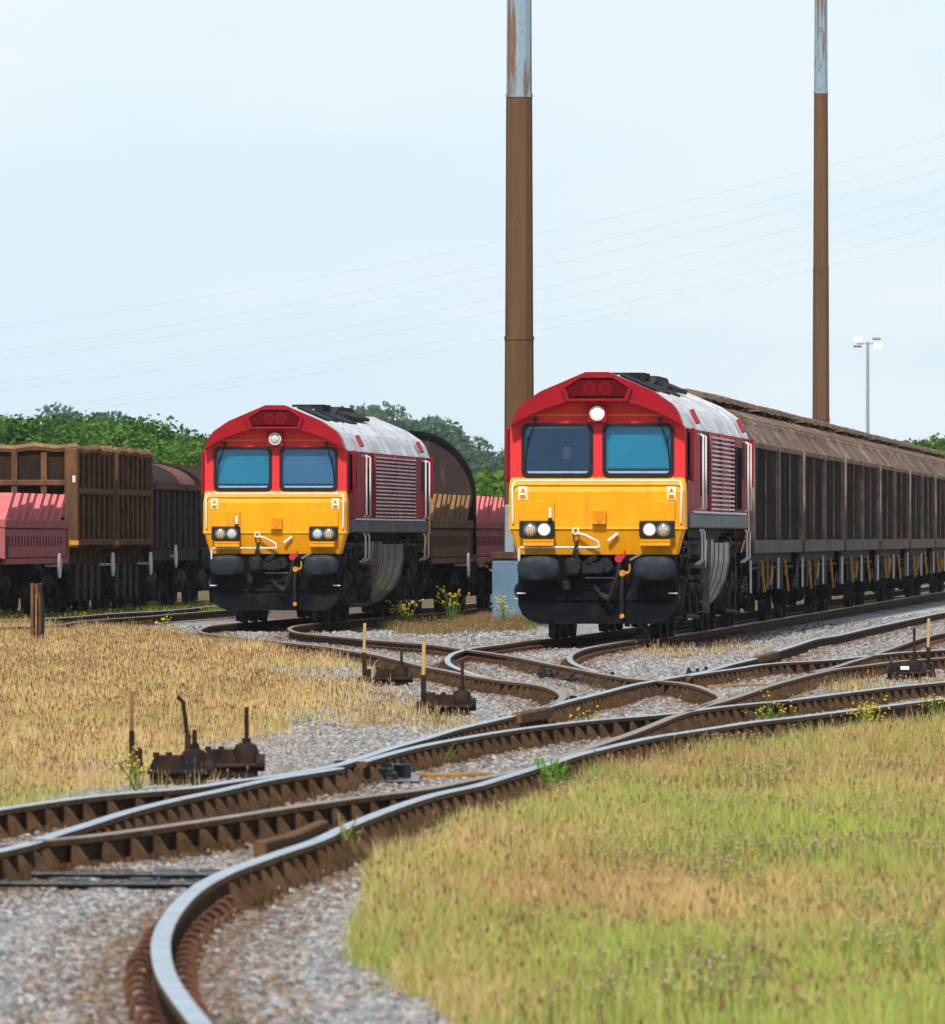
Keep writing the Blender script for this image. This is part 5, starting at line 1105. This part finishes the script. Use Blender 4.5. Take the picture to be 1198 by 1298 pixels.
NUM = ['first', 'second', 'third', 'fourth', 'fifth', 'sixth', 'seventh', 'eighth', 'ninth', 'tenth', 'eleventh', 'twelfth', 'thirteenth', 'fourteenth']
for i, (px, py) in enumerate([(-190, 532), (-130, 526), (-70, 528), (-15, 524), (25, 522), (60, 517), (95, 518), (128, 524), (160, 524), (190, 526), (218, 534), (245, 548), (268, 556), (290, 566)]):
    tree(px, py, 420 + (i * 37 % 40), TM, 6, 'leafy green tree behind the rusty wagons, %s from the left of its row' % NUM[i], 'green trees behind the left wagons', i, 1.15)
for i, (px, py) in enumerate([(110, 514), (135, 518), (250, 545), (330, 540)]):
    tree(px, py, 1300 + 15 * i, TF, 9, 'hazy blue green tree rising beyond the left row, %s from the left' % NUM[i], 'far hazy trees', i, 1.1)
for i, (px, py) in enumerate([(385, 520), (435, 509), (462, 514), (490, 520), (520, 524), (548, 533), (575, 546), (600, 566), (628, 566), (652, 574)]):
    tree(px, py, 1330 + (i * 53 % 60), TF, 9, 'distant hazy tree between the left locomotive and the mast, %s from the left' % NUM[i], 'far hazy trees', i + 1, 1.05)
for i, (px, py) in enumerate([(585, 606), (612, 596), (634, 594), (660, 592), (690, 590)]):
    tree(px, py, 480 + 6 * i, TY, 3, 'low bright green bush behind the faded red wagon, %s from the left' % NUM[i], 'bright bushes between the locomotives', i, 1.2)
tree(243, 584, 330, TY, 3, 'small yellowish bush showing above the dark hooded wagon', None, 0, 1.0)
for i, (px, py) in enumerate([(1130, 562), (1158, 550), (1182, 547), (1205, 548), (1240, 545)]):
    tree(px, py, 560 + 9 * i, TM, 6, 'green tree above the far end of the vans, %s from the left' % NUM[i], 'green trees behind the vans', i, 1.2)

# ------------------------------------------------------------------ air, sky, sun, camera
m = bpy.data.materials.new('haze_air'); m.use_nodes = True; nt = m.node_tree; nt.nodes.remove(nt.nodes['Principled BSDF'])
pv = nt.nodes.new('ShaderNodeVolumePrincipled'); pv.inputs['Color'].default_value = (.93, .98, 1, 1); pv.inputs['Density'].default_value = .00005; pv.inputs['Anisotropy'].default_value = 0
nt.links.new(pv.outputs[0], nt.nodes['Material Output'].inputs['Volume'])
b = MB(); b.box((0, 700, 18), (1800, 1700, 39)); tag(b.build('haze', m), 'thin pale haze over the whole yard', 'haze', kind='stuff')

W = bpy.data.worlds.new('World'); S.world = W; W.use_nodes = True; nt = W.node_tree; N = nt.nodes; L = nt.links; bg = N['Background']
EL, AZ = math.radians(50), math.radians(200)      # sun high behind the camera's left shoulder
sky = N.new('ShaderNodeTexSky'); sky.sky_type = 'NISHITA'; sky.sun_disc = False; sky.sun_elevation = EL; sky.sun_rotation = AZ; sky.air_density = 1; sky.dust_density = 2
geo = N.new('ShaderNodeTexCoord'); mp = N.new('ShaderNodeMapping'); mp.inputs['Scale'].default_value = (9, 9, 34); L.new(geo.outputs['Generated'], mp.inputs[0])
no = N.new('ShaderNodeTexNoise'); no.inputs['Scale'].default_value = 1.6; no.inputs['Detail'].default_value = 4; L.new(mp.outputs[0], no.inputs['Vector'])
cl = N.new('ShaderNodeValToRGB'); L.new(no.outputs['Fac'], cl.inputs[0]); e_ = cl.color_ramp.elements; e_[0].position = .35; e_[0].color = (6.9, 8.3, 9.25, 1); e_[1].position = .68; e_[1].color = (8.2, 9.0, 9.6, 1)
mx = N.new('ShaderNodeMix'); mx.data_type = 'RGBA'; mx.inputs[0].default_value = .88; L.new(sky.outputs[0], mx.inputs[6]); L.new(cl.outputs[0], mx.inputs[7])
sx = N.new('ShaderNodeSeparateXYZ'); L.new(geo.outputs['Generated'], sx.inputs[0])
zr_ = N.new('ShaderNodeMapRange'); zr_.inputs[1].default_value = .08; zr_.inputs[2].default_value = .55; L.new(sx.outputs[2], zr_.inputs[0])
mz = N.new('ShaderNodeMix'); mz.data_type = 'RGBA'; L.new(zr_.outputs[0], mz.inputs[0]); L.new(mx.outputs[2], mz.inputs[6]); mz.inputs[7].default_value = (3.6, 4.5, 5.6, 1)
L.new(mz.outputs[2], bg.inputs[0]); bg.inputs[1].default_value = .075
sun = bpy.data.lights.new('Sun', 'SUN'); sun.energy = 2.9; sun.angle = math.radians(5); sun.color = (1, .965, .9)
so = bpy.data.objects.new('Sun', sun); COL.objects.link(so)
sd = Vector((-.16, -.80, .98)).normalized(); so.rotation_euler = sd.to_track_quat('Z', 'Y').to_euler()
sky.sun_elevation = math.asin(sd.z); sky.sun_rotation = math.atan2(sd.x, sd.y)

cam = bpy.data.cameras.new('Camera'); co = bpy.data.objects.new('Camera', cam); COL.objects.link(co); S.camera = co
co.location = (0, 0, H); co.rotation_euler = (PI / 2, 0, 0)
cam.sensor_width = 36; cam.sensor_fit = 'HORIZONTAL'; cam.lens = F / 1198 * 36; cam.shift_y = (HY - 649) / 1198
cam.clip_start = .5; cam.clip_end = 9000
cam.dof.use_dof = True; cam.dof.focus_distance = 178; cam.dof.aperture_fstop = 20
S.view_settings.view_transform = 'Standard'; S.view_settings.look = 'None'; S.view_settings.exposure = .62; S.view_settings.gamma = 1
S.render.engine = 'CYCLES'
S.cycles.volume_bounces = 0
